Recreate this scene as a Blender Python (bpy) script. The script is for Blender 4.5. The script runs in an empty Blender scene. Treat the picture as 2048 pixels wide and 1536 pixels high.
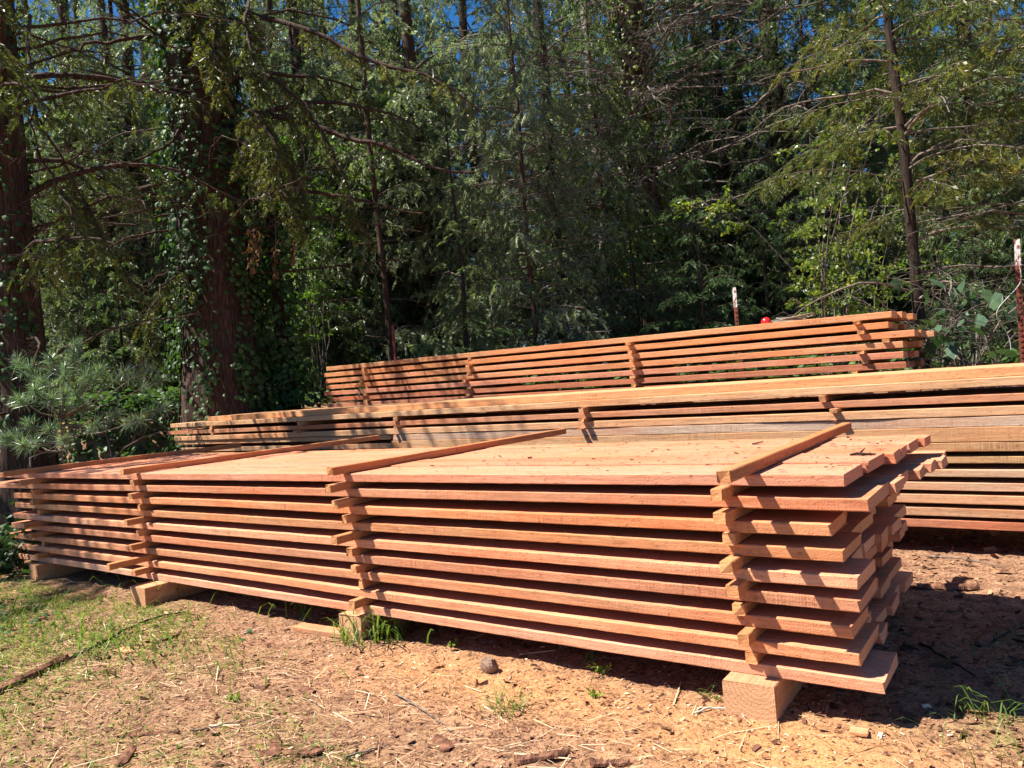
import bpy, math, random
import numpy as np
from mathutils import Matrix, Vector

random.seed(7)
RNG = np.random.default_rng(11)
scene = bpy.context.scene
COL = scene.collection

# ------------------------------------------------------------------ camera
FOC = 1505.0
RX = np.array([0.80743615, -0.06890849, -0.58591678])
RY = np.array([0.58444621, -0.04197418, 0.8103461])
RZ = np.array([-0.0804331, -0.99673958, 0.00638183])
R = np.array([RX, RY, RZ])
CAM = np.array([0.0, 0.0, 1.5])

def at(x, y, d):
    """world point seen at photo pixel (x, y) at depth d"""
    return CAM + R @ np.array([(x - 1024) * d / FOC, (y - 768) * d / FOC, d])

def at_y(x, y, Y):
    r = R @ np.array([x - 1024, y - 768, FOC])
    return CAM + r * Y / r[1]

def at_z(x, y, z):
    r = R @ np.array([x - 1024, y - 768, FOC])
    return CAM + r * (z - CAM[2]) / r[2]

def horizon(x):
    return 945 - .0807 * (x + 1050)

cam = bpy.data.cameras.new('camera')
cam.sensor_width = 36.0
cam.lens = 36.0 * FOC / 2048
cam.clip_start = 0.05
cam.clip_end = 2000
co = bpy.data.objects.new('camera', cam)
COL.objects.link(co)
right, up, back = R[:, 0], -R[:, 1], -R[:, 2]
co.matrix_world = Matrix(((right[0], up[0], back[0], CAM[0]), (right[1], up[1], back[1], CAM[1]),
                          (right[2], up[2], back[2], CAM[2]), (0, 0, 0, 1)))
scene.camera = co

# ------------------------------------------------------------------ noise helpers
def _hash(ix, iy, iz, seed):
    h = (ix * 374761393 + iy * 668265263 + iz * 2147483647 + seed * 144269504) & 0xFFFFFFFF
    h = ((h ^ (h >> 13)) * 1274126177) & 0xFFFFFFFF
    h = h ^ (h >> 16)
    return (h & 0xFFFF) / 65535.0

def vnoise(p, seed=0):
    p = np.asarray(p, dtype=float)
    i = np.floor(p).astype(np.int64)
    f = p - i
    f = f * f * (3 - 2 * f)
    r = 0
    for dx in (0, 1):
        wx = f[..., 0] if dx else 1 - f[..., 0]
        for dy in (0, 1):
            wy = f[..., 1] if dy else 1 - f[..., 1]
            for dz in (0, 1):
                wz = f[..., 2] if dz else 1 - f[..., 2]
                r = r + wx * wy * wz * _hash(i[..., 0] + dx, i[..., 1] + dy, i[..., 2] + dz, seed)
    return r * 2 - 1

def n2(x, y, s, seed=0):
    x = np.asarray(x, float); y = np.asarray(y, float)
    return vnoise(np.stack([x * s, y * s, np.zeros_like(x) + .37], -1), seed)

def sstep(a, b, x):
    t = np.clip((np.asarray(x, float) - a) / (b - a), 0, 1)
    return t * t * (3 - 2 * t)

def nrm(v):
    v = np.asarray(v, float)
    return v / np.maximum(np.linalg.norm(v, axis=-1, keepdims=True), 1e-9)

# ------------------------------------------------------------------ mesh helpers
class MB:
    """collects vertices and faces (quads or tris) with one tint per vertex"""
    def __init__(self):
        self.V, self.Q, self.T, self.C, self.n = [], [], [], [], 0
    def add(self, v, quads=None, tris=None, tint=None):
        v = np.asarray(v, float).reshape(-1, 3)
        if quads is not None and len(quads):
            self.Q.append(np.asarray(quads, np.int64).reshape(-1, 4) + self.n)
        if tris is not None and len(tris):
            self.T.append(np.asarray(tris, np.int64).reshape(-1, 3) + self.n)
        self.C.append(np.full(len(v), .5) if tint is None else np.broadcast_to(np.asarray(tint, float), (len(v),)))
        self.V.append(v)
        self.n += len(v)
    def tube(self, pts, rad, sides=6, cap=False):
        pts = np.asarray(pts, float); m = len(pts)
        rad = np.broadcast_to(np.asarray(rad, float), (m,))
        t = nrm(np.gradient(pts, axis=0))
        ref = np.array([0, 0, 1.0]) if abs(t[0][2]) < .9 else np.array([1.0, 0, 0])
        a = nrm(np.cross(t, ref)); b = np.cross(t, a)
        ang = np.arange(sides) * 2 * math.pi / sides
        v = pts[:, None, :] + rad[:, None, None] * (np.cos(ang)[None, :, None] * a[:, None, :] + np.sin(ang)[None, :, None] * b[:, None, :])
        q = []
        for i in range(m - 1):
            for j in range(sides):
                k = (j + 1) % sides
                q.append((i * sides + j, i * sides + k, (i + 1) * sides + k, (i + 1) * sides + j))
        tr = []
        if cap:
            for j in range(1, sides - 1):
                tr.append((0, j + 1, j)); o = (m - 1) * sides; tr.append((o, o + j, o + j + 1))
        self.add(v, q, tr)
    def mesh(self, name, smooth=False):
        me = bpy.data.meshes.new(name)
        V = np.concatenate(self.V) if self.V else np.zeros((0, 3))
        Q = np.concatenate(self.Q) if self.Q else np.zeros((0, 4), np.int64)
        T = np.concatenate(self.T) if self.T else np.zeros((0, 3), np.int64)
        me.vertices.add(len(V)); me.vertices.foreach_set('co', V.astype(np.float32).ravel())
        loops = np.concatenate([Q.ravel(), T.ravel()]).astype(np.int32)
        me.loops.add(len(loops)); me.loops.foreach_set('vertex_index', loops)
        nf = len(Q) + len(T)
        me.polygons.add(nf)
        start = np.concatenate([np.arange(len(Q)) * 4, len(Q) * 4 + np.arange(len(T)) * 3]).astype(np.int32)
        me.polygons.foreach_set('loop_start', start)
        me.polygons.foreach_set('use_smooth', np.full(nf, smooth))
        if getattr(self, 'split', None):
            mi = np.ones(nf, np.int32); mi[:self.split[0]] = 0; mi[len(Q):len(Q) + self.split[1]] = 0
            me.polygons.foreach_set('material_index', mi)
        at_ = me.attributes.new('tint', 'FLOAT', 'POINT')
        at_.data.foreach_set('value', np.concatenate(self.C).astype(np.float32) if self.C else np.zeros(0, np.float32))
        me.update(calc_edges=True)
        return me
    def join(self, other):
        """append another collection; its faces get material slot 1"""
        self.split = (sum(len(q) for q in self.Q), sum(len(t) for t in self.T))
        for v, c in zip(other.V, other.C): self.V.append(v); self.C.append(c)
        self.Q += [q + self.n for q in other.Q]; self.T += [t + self.n for t in other.T]
        self.n += other.n
        return self
    def build(self, name, material, parent=None, smooth=False):
        me = self.mesh(name, smooth)
        me.materials.append(material)
        return link(name, me, parent)

def link(name, me, parent=None):
    o = bpy.data.objects.new(name, me)
    COL.objects.link(o)
    if parent is not None:
        o.parent = parent
    return o

def empty(name, loc=(0, 0, 0)):
    o = bpy.data.objects.new(name, None)
    o.location = loc
    COL.objects.link(o)
    return o

def tag(o, label=None, cat=None, group=None, kind=None):
    if label: o['label'] = label
    if cat: o['category'] = cat
    if group: o['group'] = group
    if kind or cat: o['kind'] = kind or 'thing'
    return o

# ------------------------------------------------------------------ materials
def new_mat(name):
    m = bpy.data.materials.new(name)
    m.use_nodes = True
    nt = m.node_tree
    nt.nodes.clear()
    out = nt.nodes.new('ShaderNodeOutputMaterial')
    return m, nt, out

class NT:
    def __init__(self, nt): self.nt = nt
    def n(self, t, **kw):
        nd = self.nt.nodes.new('ShaderNode' + t)
        for k, v in kw.items():
            if k in nd.inputs: 
                self.set(nd.inputs[k], v)
            else: setattr(nd, k, v)
        return nd
    def set(self, sock, v):
        if isinstance(v, bpy.types.NodeSocket): self.nt.links.new(v, sock)
        else: sock.default_value = v
    def math(self, op, a, b=None, c=None, clamp=False):
        nd = self.nt.nodes.new('ShaderNodeMath'); nd.operation = op; nd.use_clamp = clamp
        for i, v in enumerate((a, b, c)):
            if v is not None: self.set(nd.inputs[i], v)
        return nd.outputs[0]
    def mix(self, fac, a, b, mode='MIX'):
        nd = self.nt.nodes.new('ShaderNodeMix'); nd.data_type = 'RGBA'; nd.blend_type = mode
        self.set(nd.inputs[0], fac); self.set(nd.inputs[6], a); self.set(nd.inputs[7], b)
        return nd.outputs[2]
    def ramp(self, fac, stops):
        nd = self.nt.nodes.new('ShaderNodeValToRGB')
        e = nd.color_ramp.elements
        while len(e) < len(stops): e.new(.5)
        for el, (p, c) in zip(e, stops):
            el.position = p
            el.color = c if isinstance(c, tuple) else (c, c, c, 1)
        self.set(nd.inputs[0], fac)
        return nd.outputs[0]
    def mapped(self, coord, scale=(1, 1, 1), loc=(0, 0, 0)):
        nd = self.nt.nodes.new('ShaderNodeMapping')
        self.set(nd.inputs['Vector'], coord)
        self.set(nd.inputs['Scale'], scale); self.set(nd.inputs['Location'], loc)
        return nd.outputs[0]
    def noise(self, vec, scale, detail=4, rough=.55, dist=0):
        nd = self.nt.nodes.new('ShaderNodeTexNoise')
        self.set(nd.inputs['Vector'], vec)
        nd.inputs['Scale'].default_value = scale; nd.inputs['Detail'].default_value = detail
        nd.inputs['Roughness'].default_value = rough; nd.inputs['Distortion'].default_value = dist
        return nd.outputs[0]

def C(r, g, b): return (r, g, b, 1.0)

def wood_mat(name, rough=.85):
    """rough sawn timber; the hue comes from each board's own object colour"""
    m, nt, out = new_mat(name); N = NT(nt)
    tc = N.n('TexCoord'); oi = N.n('ObjectInfo')
    off = N.n('CombineXYZ', X=N.math('MULTIPLY', oi.outputs['Random'], 37.0), Y=N.math('MULTIPLY', oi.outputs['Random'], 91.0), Z=0.0)
    add = N.n('VectorMath', operation='ADD'); N.set(add.inputs[0], tc.outputs['Object']); N.set(add.inputs[1], off.outputs[0])
    P = add.outputs[0]
    grain = N.noise(N.mapped(P, (1.2, 26, 26)), 1.6, 6, .6, .6)
    fine = N.noise(N.mapped(P, (5, 160, 160)), 1.0, 4, .6)
    blotch = N.noise(N.mapped(P, (.9, 3.0, 6.0)), 1.6, 4, .6)
    knot = N.n('TexVoronoi'); N.set(knot.inputs['Vector'], N.mapped(P, (1.1, 4.2, 9.0))); knot.inputs['Scale'].default_value = 1.0
    kn = N.ramp(knot.outputs['Distance'], [(.03, 1.0), (.12, 0.0)])
    # saw marks: uneven scratches across the board, in patches
    mk = N.noise(N.mapped(P, (95, 3.0, 3.0)), 1.0, 3, .65, .25)
    km = N.ramp(N.noise(N.mapped(P, (.9, 2, 5)), 1.2, 3), [(.46, 0.0), (.66, 1.0)])
    base = oi.outputs['Color']
    c = N.mix(N.ramp(grain, [(.3, 0.0), (.72, .75)]), base, N.mix(1.0, base, C(.72, .56, .47), 'MULTIPLY'))
    c = N.mix(N.ramp(blotch, [(.35, 0.0), (.75, .8)]), c, N.mix(1.0, c, C(1.12, .86, .7), 'MULTIPLY'))
    c = N.mix(N.ramp(N.noise(P, .9, 3), [(.5, 0.0), (.72, .55)]), c, N.mix(1.0, c, C(.80, .86, .9), 'MULTIPLY'))
    c = N.mix(N.ramp(fine, [(.42, .35), (.6, 0.0)]), c, N.mix(1.0, c, C(.6, .5, .44), 'MULTIPLY'))
    c = N.mix(N.math('MULTIPLY', kn, .55), c, C(.16, .065, .03))
    hr = N.noise(N.mapped(P, (.45, 2.2, 2.2)), 1.3, 3, .5)
    c = N.mix(N.ramp(hr, [(.5, 0.0), (.68, .75)]), c, N.mix(1.0, c, C(.98, .74, .60), 'MULTIPLY'))
    c = N.mix(N.ramp(hr, [(.30, .6), (.42, 0.0)]), c, N.mix(1.0, c, C(1.06, 1.14, 1.18), 'MULTIPLY'))
    st = N.noise(N.mapped(P, (2.2, 5, 9)), 2.4, 5, .7)
    c = N.mix(N.ramp(st, [(.60, 0.0), (.72, .5)]), c, N.mix(1.0, c, C(.50, .42, .40), 'MULTIPLY'))
    dk = N.noise(N.mapped(P, (30, 60, 60)), 1.0, 3, .7)
    c = N.mix(N.ramp(dk, [(.60, 0.0), (.70, .7)]), c, N.mix(1.0, c, C(.40, .28, .22), 'MULTIPLY'))
    fz = N.noise(N.mapped(P, (22, 90, 90)), 1.0, 3, .75)
    c = N.mix(N.ramp(fz, [(.5, 0.0), (.68, .5)]), c, N.mix(1.0, c, C(1.18, 1.12, 1.02), 'MULTIPLY'))
    c = N.mix(N.ramp(fz, [(.32, .5), (.45, 0.0)]), c, N.mix(1.0, c, C(.70, .58, .50), 'MULTIPLY'))
    kf = N.math('MULTIPLY', N.ramp(mk, [(.36, 1.0), (.5, 0.0)]), N.math('MULTIPLY', km, .62))
    c = N.mix(kf, c, N.mix(1.0, c, C(.62, .47, .38), 'MULTIPLY'))
    # end grain is darker and ringed
    sep = N.n('SeparateXYZ'); N.set(sep.inputs[0], tc.outputs['Normal'])
    en = N.math('GREATER_THAN', N.math('ABSOLUTE', sep.outputs[0]), .72)
    ring = N.n('TexWave', wave_type='RINGS', rings_direction='X'); N.set(ring.inputs['Vector'], N.mapped(tc.outputs['Object'], (1, 1, 1), (0, -.07, -.19)))
    ring.inputs['Scale'].default_value = 16; ring.inputs['Distortion'].default_value = 1.6; ring.inputs['Detail'].default_value = 3; ring.inputs['Detail Scale'].default_value = 3
    ec = N.mix(N.math('MULTIPLY', ring.outputs['Fac'], .6), N.mix(1.0, base, C(.97, .9, .82), 'MULTIPLY'), N.mix(1.0, base, C(.72, .56, .45), 'MULTIPLY'))
    c = N.mix(en, c, ec)
    bs = N.n('BsdfPrincipled'); N.set(bs.inputs['Base Color'], c); bs.inputs['Roughness'].default_value = rough
    bs.inputs['Specular IOR Level'].default_value = .25
    rough_n = N.noise(P, 150, 4, .7)
    h = N.math('ADD', N.math('MULTIPLY', rough_n, .55), N.math('ADD', N.math('MULTIPLY', grain, .35), N.math('MULTIPLY', N.math('MULTIPLY', mk, km), .7)))
    bp = N.n('Bump'); N.set(bp.inputs['Height'], h); bp.inputs['Strength'].default_value = .9; bp.inputs['Distance'].default_value = .009
    N.set(bs.inputs['Normal'], bp.outputs[0])
    nt.links.new(bs.outputs[0], out.inputs[0])
    return m

def leaf_mat(name, dark, mid, light, rough=.45, spec=.5, trans=.35, noise_scale=.6):
    m, nt, out = new_mat(name); N = NT(nt)
    tc = N.n('TexCoord'); geo = N.n('NewGeometry'); oi = N.n('ObjectInfo')
    a = N.n('Attribute', attribute_name='tint')
    v = N.math('ADD', N.math('MULTIPLY', a.outputs['Fac'], .62), N.math('MULTIPLY', geo.outputs['Random Per Island'], .38))
    v = N.math('ADD', v, N.math('MULTIPLY', N.math('SUBTRACT', oi.outputs['Random'], .5), .22), clamp=True)
    c = N.ramp(v, [(.05, dark), (.5, mid), (.95, light)])
    bs = N.n('BsdfPrincipled'); N.set(bs.inputs['Base Color'], c)
    bs.inputs['Roughness'].default_value = rough; bs.inputs['Specular IOR Level'].default_value = spec
    tr = N.n('BsdfTranslucent'); N.set(tr.inputs['Color'], N.mix(1.0, c, C(1.25, 1.35, .6), 'MULTIPLY'))
    ms = N.n('MixShader'); ms.inputs[0].default_value = trans
    nt.links.new(bs.outputs[0], ms.inputs[1]); nt.links.new(tr.outputs[0], ms.inputs[2])
    nt.links.new(ms.outputs[0], out.inputs[0])
    return m

def bark_mat(name, c0, c1, c2, stretch=7.0, scale=5.0, bump=.8, moss=None):
    m, nt, out = new_mat(name); N = NT(nt)
    tc = N.n('TexCoord'); P = tc.outputs['Object']
    f = N.noise(N.mapped(P, (stretch, stretch, 1.0)), scale, 6, .62, .4)
    g = N.noise(P, 2.3, 4)
    c = N.ramp(f, [(.33, c0), (.52, c1), (.72, c2)])
    if moss: c = N.mix(N.ramp(g, [(.52, 0.0), (.68, .7)]), c, moss)
    bs = N.n('BsdfPrincipled'); N.set(bs.inputs['Base Color'], c); bs.inputs['Roughness'].default_value = .9
    bs.inputs['Specular IOR Level'].default_value = .2
    bp = N.n('Bump'); N.set(bp.inputs['Height'], f); bp.inputs['Strength'].default_value = bump; bp.inputs['Distance'].default_value = .04
    N.set(bs.inputs['Normal'], bp.outputs[0])
    nt.links.new(bs.outputs[0], out.inputs[0])
    return m

def plain_mat(name, c0, c1, scale=8, rough=.7, spec=.3, bump=.3, dist=.01):
    m, nt, out = new_mat(name); N = NT(nt)
    tc = N.n('TexCoord'); P = tc.outputs['Object']
    f = N.noise(P, scale, 5, .6)
    bs = N.n('BsdfPrincipled'); N.set(bs.inputs['Base Color'], N.ramp(f, [(.35, c0), (.65, c1)]))
    bs.inputs['Roughness'].default_value = rough; bs.inputs['Specular IOR Level'].default_value = spec
    if bump:
        bp = N.n('Bump'); N.set(bp.inputs['Height'], f); bp.inputs['Strength'].default_value = bump; bp.inputs['Distance'].default_value = dist
        N.set(bs.inputs['Normal'], bp.outputs[0])
    nt.links.new(bs.outputs[0], out.inputs[0])
    return m

M = {}
M['wood'] = wood_mat('sawn_wood')
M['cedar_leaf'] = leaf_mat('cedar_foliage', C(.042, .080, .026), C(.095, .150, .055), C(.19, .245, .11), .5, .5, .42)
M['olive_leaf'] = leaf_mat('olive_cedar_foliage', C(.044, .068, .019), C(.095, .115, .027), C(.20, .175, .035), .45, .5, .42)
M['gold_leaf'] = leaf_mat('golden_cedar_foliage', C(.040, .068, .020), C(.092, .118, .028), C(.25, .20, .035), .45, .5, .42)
M['pale_leaf'] = leaf_mat('pale_cedar_foliage', C(.080, .118, .062), C(.165, .21, .125), C(.29, .335, .22), .5, .6, .42)  # paler copy of the cedar green, sunlit brightness and glint put into the colour
M['dark_leaf'] = leaf_mat('dark_cedar_foliage', C(.024, .054, .020), C(.055, .100, .036), C(.11, .165, .065), .5, .45, .38)  # darker copy of the cedar green, shade among the trees put into the colour
M['ivy_leaf'] = leaf_mat('ivy_leaves', C(.024, .058, .016), C(.050, .105, .028), C(.11, .18, .045), .5, .28, .32)
M['green_leaf'] = leaf_mat('green_leaves', C(.035, .085, .014), C(.075, .145, .026), C(.14, .21, .045), .35, .6, .42)
M['yellow_leaf'] = leaf_mat('yellow_green_leaves', C(.065, .12, .022), C(.13, .19, .03), C(.34, .30, .04), .38, .6, .42)
M['broad_leaf'] = leaf_mat('broad_leaves', C(.03, .075, .035), C(.05, .105, .05), C(.08, .14, .055), .5, .4, .3)
M['pine_needle'] = leaf_mat('pine_needles', C(.10, .18, .11), C(.17, .26, .17), C(.26, .34, .23), .33, .9, .35)
M['dead_leaf'] = leaf_mat('dead_leaves', C(.08, .035, .018), C(.15, .072, .038), C(.25, .14, .075), .7, .2, .2)
M['grass'] = leaf_mat('grass_blades', C(.05, .10, .018), C(.11, .19, .03), C(.27, .30, .07), .45, .4, .4)
M['moss'] = leaf_mat('low_weeds', C(.08, .13, .02), C(.17, .25, .03), C(.33, .36, .07), .6, .3, .4)
M['bark'] = bark_mat('cedar_bark', C(.022, .013, .010), C(.066, .039, .029), C(.135, .085, .065))
M['bark_dark'] = bark_mat('dark_bark', C(.012, .009, .007), C(.032, .022, .017), C(.07, .05, .04))
M['bark_red'] = bark_mat('reddish_bark', C(.06, .026, .016), C(.14, .06, .035), C(.21, .10, .06))
M['bark_pale'] = bark_mat('pale_bark', C(.10, .085, .075), C(.25, .22, .20), C(.42, .39, .36))
M['twig'] = bark_mat('twig_bark', C(.06, .046, .038), C(.15, .12, .10), C(.28, .24, .21), 3, 9, .3)
M['slab_bark'] = bark_mat('slab_bark', C(.06, .026, .018), C(.17, .075, .045), C(.30, .15, .09), 5, 5, .8)
M['rock'] = plain_mat('brown_rock', C(.12, .07, .05), C(.27, .18, .13), 14, .9, .2, .7, .02)
M['red'] = plain_mat('red_plastic', C(.62, .012, .012), C(.7, .02, .018), 3, .22, .5, 0)
M['rope'] = plain_mat('weathered_rope', C(.10, .085, .065), C(.22, .19, .15), 60, .9, .2, .5, .004)
M['rust'] = plain_mat('rusty_steel', C(.09, .024, .014), C(.20, .05, .028), 30, .8, .3, .4, .004)
M['cord'] = plain_mat('pale_cord', C(.32, .32, .29), C(.44, .44, .40), 20, .6, .3, 0)

def chip_paint():
    m, nt, out = new_mat('chipped_white_paint'); N = NT(nt)
    tc = N.n('TexCoord')
    f = N.noise(N.mapped(tc.outputs['Object'], (1, 1, .4)), 38, 4, .6)
    bs = N.n('BsdfPrincipled'); N.set(bs.inputs['Base Color'], N.ramp(f, [(.47, C(.16, .04, .022)), (.51, C(.56, .54, .52))]))
    bs.inputs['Roughness'].default_value = .6
    nt.links.new(bs.outputs[0], out.inputs[0])
    return m
M['paint'] = chip_paint()

def litter_mat():
    m, nt, out = new_mat('wood_litter'); N = NT(nt)
    geo = N.n('NewGeometry'); a = N.n('Attribute', attribute_name='tint')
    c = N.ramp(a.outputs['Fac'], [(.0, C(.05, .022, .014)), (.25, C(.17, .075, .045)), (.5, C(.40, .21, .11)), (.75, C(.52, .33, .19)), (1.0, C(.62, .48, .34))])
    bs = N.n('BsdfPrincipled'); N.set(bs.inputs['Base Color'], c); bs.inputs['Roughness'].default_value = .85
    bs.inputs['Specular IOR Level'].default_value = .2
    nt.links.new(bs.outputs[0], out.inputs[0])
    return m
M['litter'] = litter_mat()

def ground_mat():
    m, nt, out = new_mat('forest_ground'); N = NT(nt)
    tc = N.n('TexCoord'); P = tc.outputs['Object']
    saw = N.n('Attribute', attribute_name='saw').outputs['Fac']
    grn = N.n('Attribute', attribute_name='green').outputs['Fac']
    big = N.noise(P, 1.3, 5, .6); mid = N.noise(P, 9, 5, .65); fin = N.noise(P, 60, 4, .7); vf = N.noise(P, 190, 3, .7)
    soil = N.ramp(mid, [(.3, C(.16, .085, .050)), (.5, C(.32, .17, .098)), (.7, C(.45, .27, .165))])
    soil = N.mix(N.ramp(fin, [(.38, .95), (.53, 0.0)]), soil, C(.085, .04, .023))
    soil = N.mix(N.ramp(vf, [(.52, 0.0), (.68, .6)]), soil, C(.56, .38, .24))
    dust = N.ramp(fin, [(.3, C(.46, .20, .072)), (.55, C(.60, .30, .12)), (.75, C(.66, .38, .18))])
    sm = N.math('MULTIPLY', saw, N.ramp(N.math('ADD', N.math('MULTIPLY', mid, .6), N.math('MULTIPLY', fin, .4)), [(.34, .2), (.52, 1.0)]))
    c = N.mix(sm, soil, dust)
    gm = N.math('MULTIPLY', grn, N.ramp(N.math('ADD', N.math('MULTIPLY', mid, .5), N.math('MULTIPLY', fin, .5)), [(.47, 0.0), (.62, .75)]))
    c = N.mix(gm, c, N.ramp(vf, [(.35, C(.09, .11, .02)), (.65, C(.25, .27, .06))]))
    c = N.mix(N.ramp(N.noise(P, 27, 3, .6), [(.57, 0.0), (.66, .8)]), c, C(.07, .034, .022))
    bs = N.n('BsdfPrincipled'); N.set(bs.inputs['Base Color'], c); bs.inputs['Roughness'].default_value = .95
    bs.inputs['Specular IOR Level'].default_value = .1
    h = N.math('ADD', N.math('MULTIPLY', fin, .6), N.math('ADD', N.math('MULTIPLY', mid, 1.0), N.math('MULTIPLY', vf, .35)))
    bp = N.n('Bump'); N.set(bp.inputs['Height'], h); bp.inputs['Strength'].default_value = .9; bp.inputs['Distance'].default_value = .02
    N.set(bs.inputs['Normal'], bp.outputs[0])
    nt.links.new(bs.outputs[0], out.inputs[0])
    return m
M['ground'] = ground_mat()

# ------------------------------------------------------------------ ground
def ground_h(x, y, fine=True):
    x = np.asarray(x, float); y = np.asarray(y, float)
    y0 = 7.75 - 2.6 * sstep(-11.0, -13.5, x)
    rise = 1.08 * sstep(0, .7, y - y0)
    rise = rise + .012 * np.clip(y - y0 - .7, 0, 40) + .0155 * np.clip(-x - 1.5, 0, 9) * sstep(0, .7, y - y0)
    rise = rise + .35 * sstep(-9.3, -13, x) * sstep(3.0, 5.0, y)
    h = rise + .05 * n2(x, y, .5, 3) * sstep(5.5, 9, np.abs(y - 4) + np.abs(x + 5) * .6)
    near = 1 - sstep(9, 14, np.hypot(x + 3, y - 3))
    h = h + near * (.016 * n2(x, y, 1.7, 5) + .010 * n2(x, y, 5.0, 6))
    if fine:
        h = h + near * (.009 * n2(x, y, 14, 8) + .008 * n2(x, y, 33, 9) * (1 + n2(x, y, 3, 4)))
    return h

def saw_mask(x, y):
    s = .95 * np.exp(-(((x + .95) / .75) ** 2 + ((y - 2.95) / .42) ** 2))
    s = np.maximum(s, .5 * np.exp(-(((x + 2.2) / 1.1) ** 2 + ((y - 3.0) / .32) ** 2)))
    return np.clip(s + .25 * n2(x, y, 1.6, 21) * (s > .05), 0, 1)

def green_mask(x, y):
    g = sstep(-3.4, -5.6, x + .35 * (y - 2.4)) * .8 + .38 * sstep(2.7, 1.8, y) * sstep(-1.9, -2.9, x)
    g = np.maximum(g, .55 * sstep(-.9, -.2, x) * sstep(3.2, 3.5, y) * sstep(5.4, 4.6, y))
    g = np.maximum(g, .85 * np.exp(-(((x + 4.6) / .9) ** 2 + ((y - 1.55) / .45) ** 2)))
    g = np.maximum(g, .8 * np.exp(-(((x + 6.6) / 1.3) ** 2 + ((y - 2.75) / .3) ** 2)))
    return np.clip(g + .55 * n2(x, y, 1.5, 31) + .3 * n2(x, y, 4, 32), 0, 1) * (g > .02)

def axis(lo, hi, a, b, step):
    mid = np.arange(a, b + 1e-6, step)
    left = a - np.cumsum(step * 1.16 ** np.arange(1, 80)); left = left[left > lo]
    rgt = b + np.cumsum(step * 1.16 ** np.arange(1, 80)); rgt = rgt[rgt < hi]
    return np.concatenate([[lo], left[::-1], mid, rgt, [hi]])

gx = axis(-300, 300, -7.5, .8, .022)
gy = axis(-200, 400, 1.0, 3.9, .022)
GX, GY = np.meshgrid(gx, gy)
gm = MB()
nx, ny = len(gx), len(gy)
idx = np.arange(nx * ny).reshape(ny, nx)
gm.add(np.stack([GX, GY, ground_h(GX, GY)], -1), np.stack([idx[:-1, :-1], idx[:-1, 1:], idx[1:, 1:], idx[1:, :-1]], -1))
ground = gm.build('ground', M['ground'], smooth=True)
for nm, fn in (('saw', saw_mask), ('green', green_mask)):
    a_ = ground.data.attributes.new(nm, 'FLOAT', 'POINT')
    a_.data.foreach_set('value', fn(GX, GY).astype(np.float32).ravel())
tag(ground, kind='structure')

def gz(x, y): return float(ground_h(x, y))

# ------------------------------------------------------------------ boards
def board_mesh(name, L, W, T, seed, wav=.003, notch=0, skew=0.0, seg=.05, bow=.004):
    """rough sawn board: x along its length (0..L), y across (0..W), z up (0..T), edges slightly uneven"""
    n = max(3, int(L / seg))
    xs = np.linspace(0, L, n + 1)
    b = min(.004, T * .1)
    r = np.random.default_rng(seed)
    o = r.random(4) * 50
    def ns(k, s): return vnoise(np.stack([xs * s + o[k], xs * 0 + .3, xs * 0 + .7], -1), seed % 97)
    f = wav * ns(0, 1.3) + wav * .3 * ns(2, 5) + r.normal(0, .0007, n + 1)
    bk = wav * ns(1, 1.1)
    zo = bow * ns(3, .55)
    tt = T + .0015 * ns(2, 1.7)
    V = np.zeros((n + 1, 8, 3))
    prof = [(0, 0, b, 0), (0, 0, 0, b), (0, 1, 0, -b), (0, 1, b, 0), (1, 1, -b, 0), (1, 1, 0, -b), (1, 0, 0, b), (1, 0, -b, 0)]
    for j, (side, top, dy, dz) in enumerate(prof):
        y = (bk + W if side else f) + dy
        V[:, j, 0] = xs
        V[:, j, 1] = y
        V[:, j, 2] = zo + (tt if top else 0) + dz + r.normal(0, .0006, n + 1)
    fr = V[:, :, 1] / W
    for e, sg in ((0, 1), (-1, -1)):
        V[e, :, 0] += skew * (fr[e] - .5) * W * sg + r.normal(0, .0035, 8)
    me = bpy.data.meshes.new(name)
    faces = []
    for i in range(n):
        for j in range(8):
            k = (j + 1) % 8
            faces.append((i * 8 + j, (i + 1) * 8 + j, (i + 1) * 8 + k, i * 8 + k))
    faces.append(tuple(range(8)))
    faces.append(tuple(n * 8 + j for j in reversed(range(8))))
    me.from_pydata(V.reshape(-1, 3).tolist(), [], faces)
    me.materials.append(M['wood'])
    me.update()
    return me

def board(name, loc, L, W, T, color, rot=(0, 0, 0), **kw):
    me = board_mesh(name, L, W, T, random.randint(0, 10 ** 6), **kw)
    o = link(name, me)
    o.location = loc
    o.rotation_euler = rot
    o.color = color
    return o

def jitter(c, s=.10, warm=.08):
    k = 1 + random.uniform(-s, s); w = random.uniform(-warm, warm)
    return (min(c[0] * k * (1 + w * .3), .9), c[1] * k * (1 - w * .4), c[2] * k * (1 - w), 1)

SALMON = (.66, .335, .20)
TAN = (.62, .39, .225)
RED = (.50, .215, .12)
GREY = (.46, .345, .255)
ORD = ['top', 'second', 'third', 'fourth', 'fifth', 'sixth', 'seventh', 'eighth', 'ninth', 'tenth', 'eleventh', 'twelfth', 'thirteenth']
NTH = ['front', 'second', 'third', 'fourth', 'fifth', 'sixth', 'seventh', 'eighth', 'ninth', 'tenth']

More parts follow.
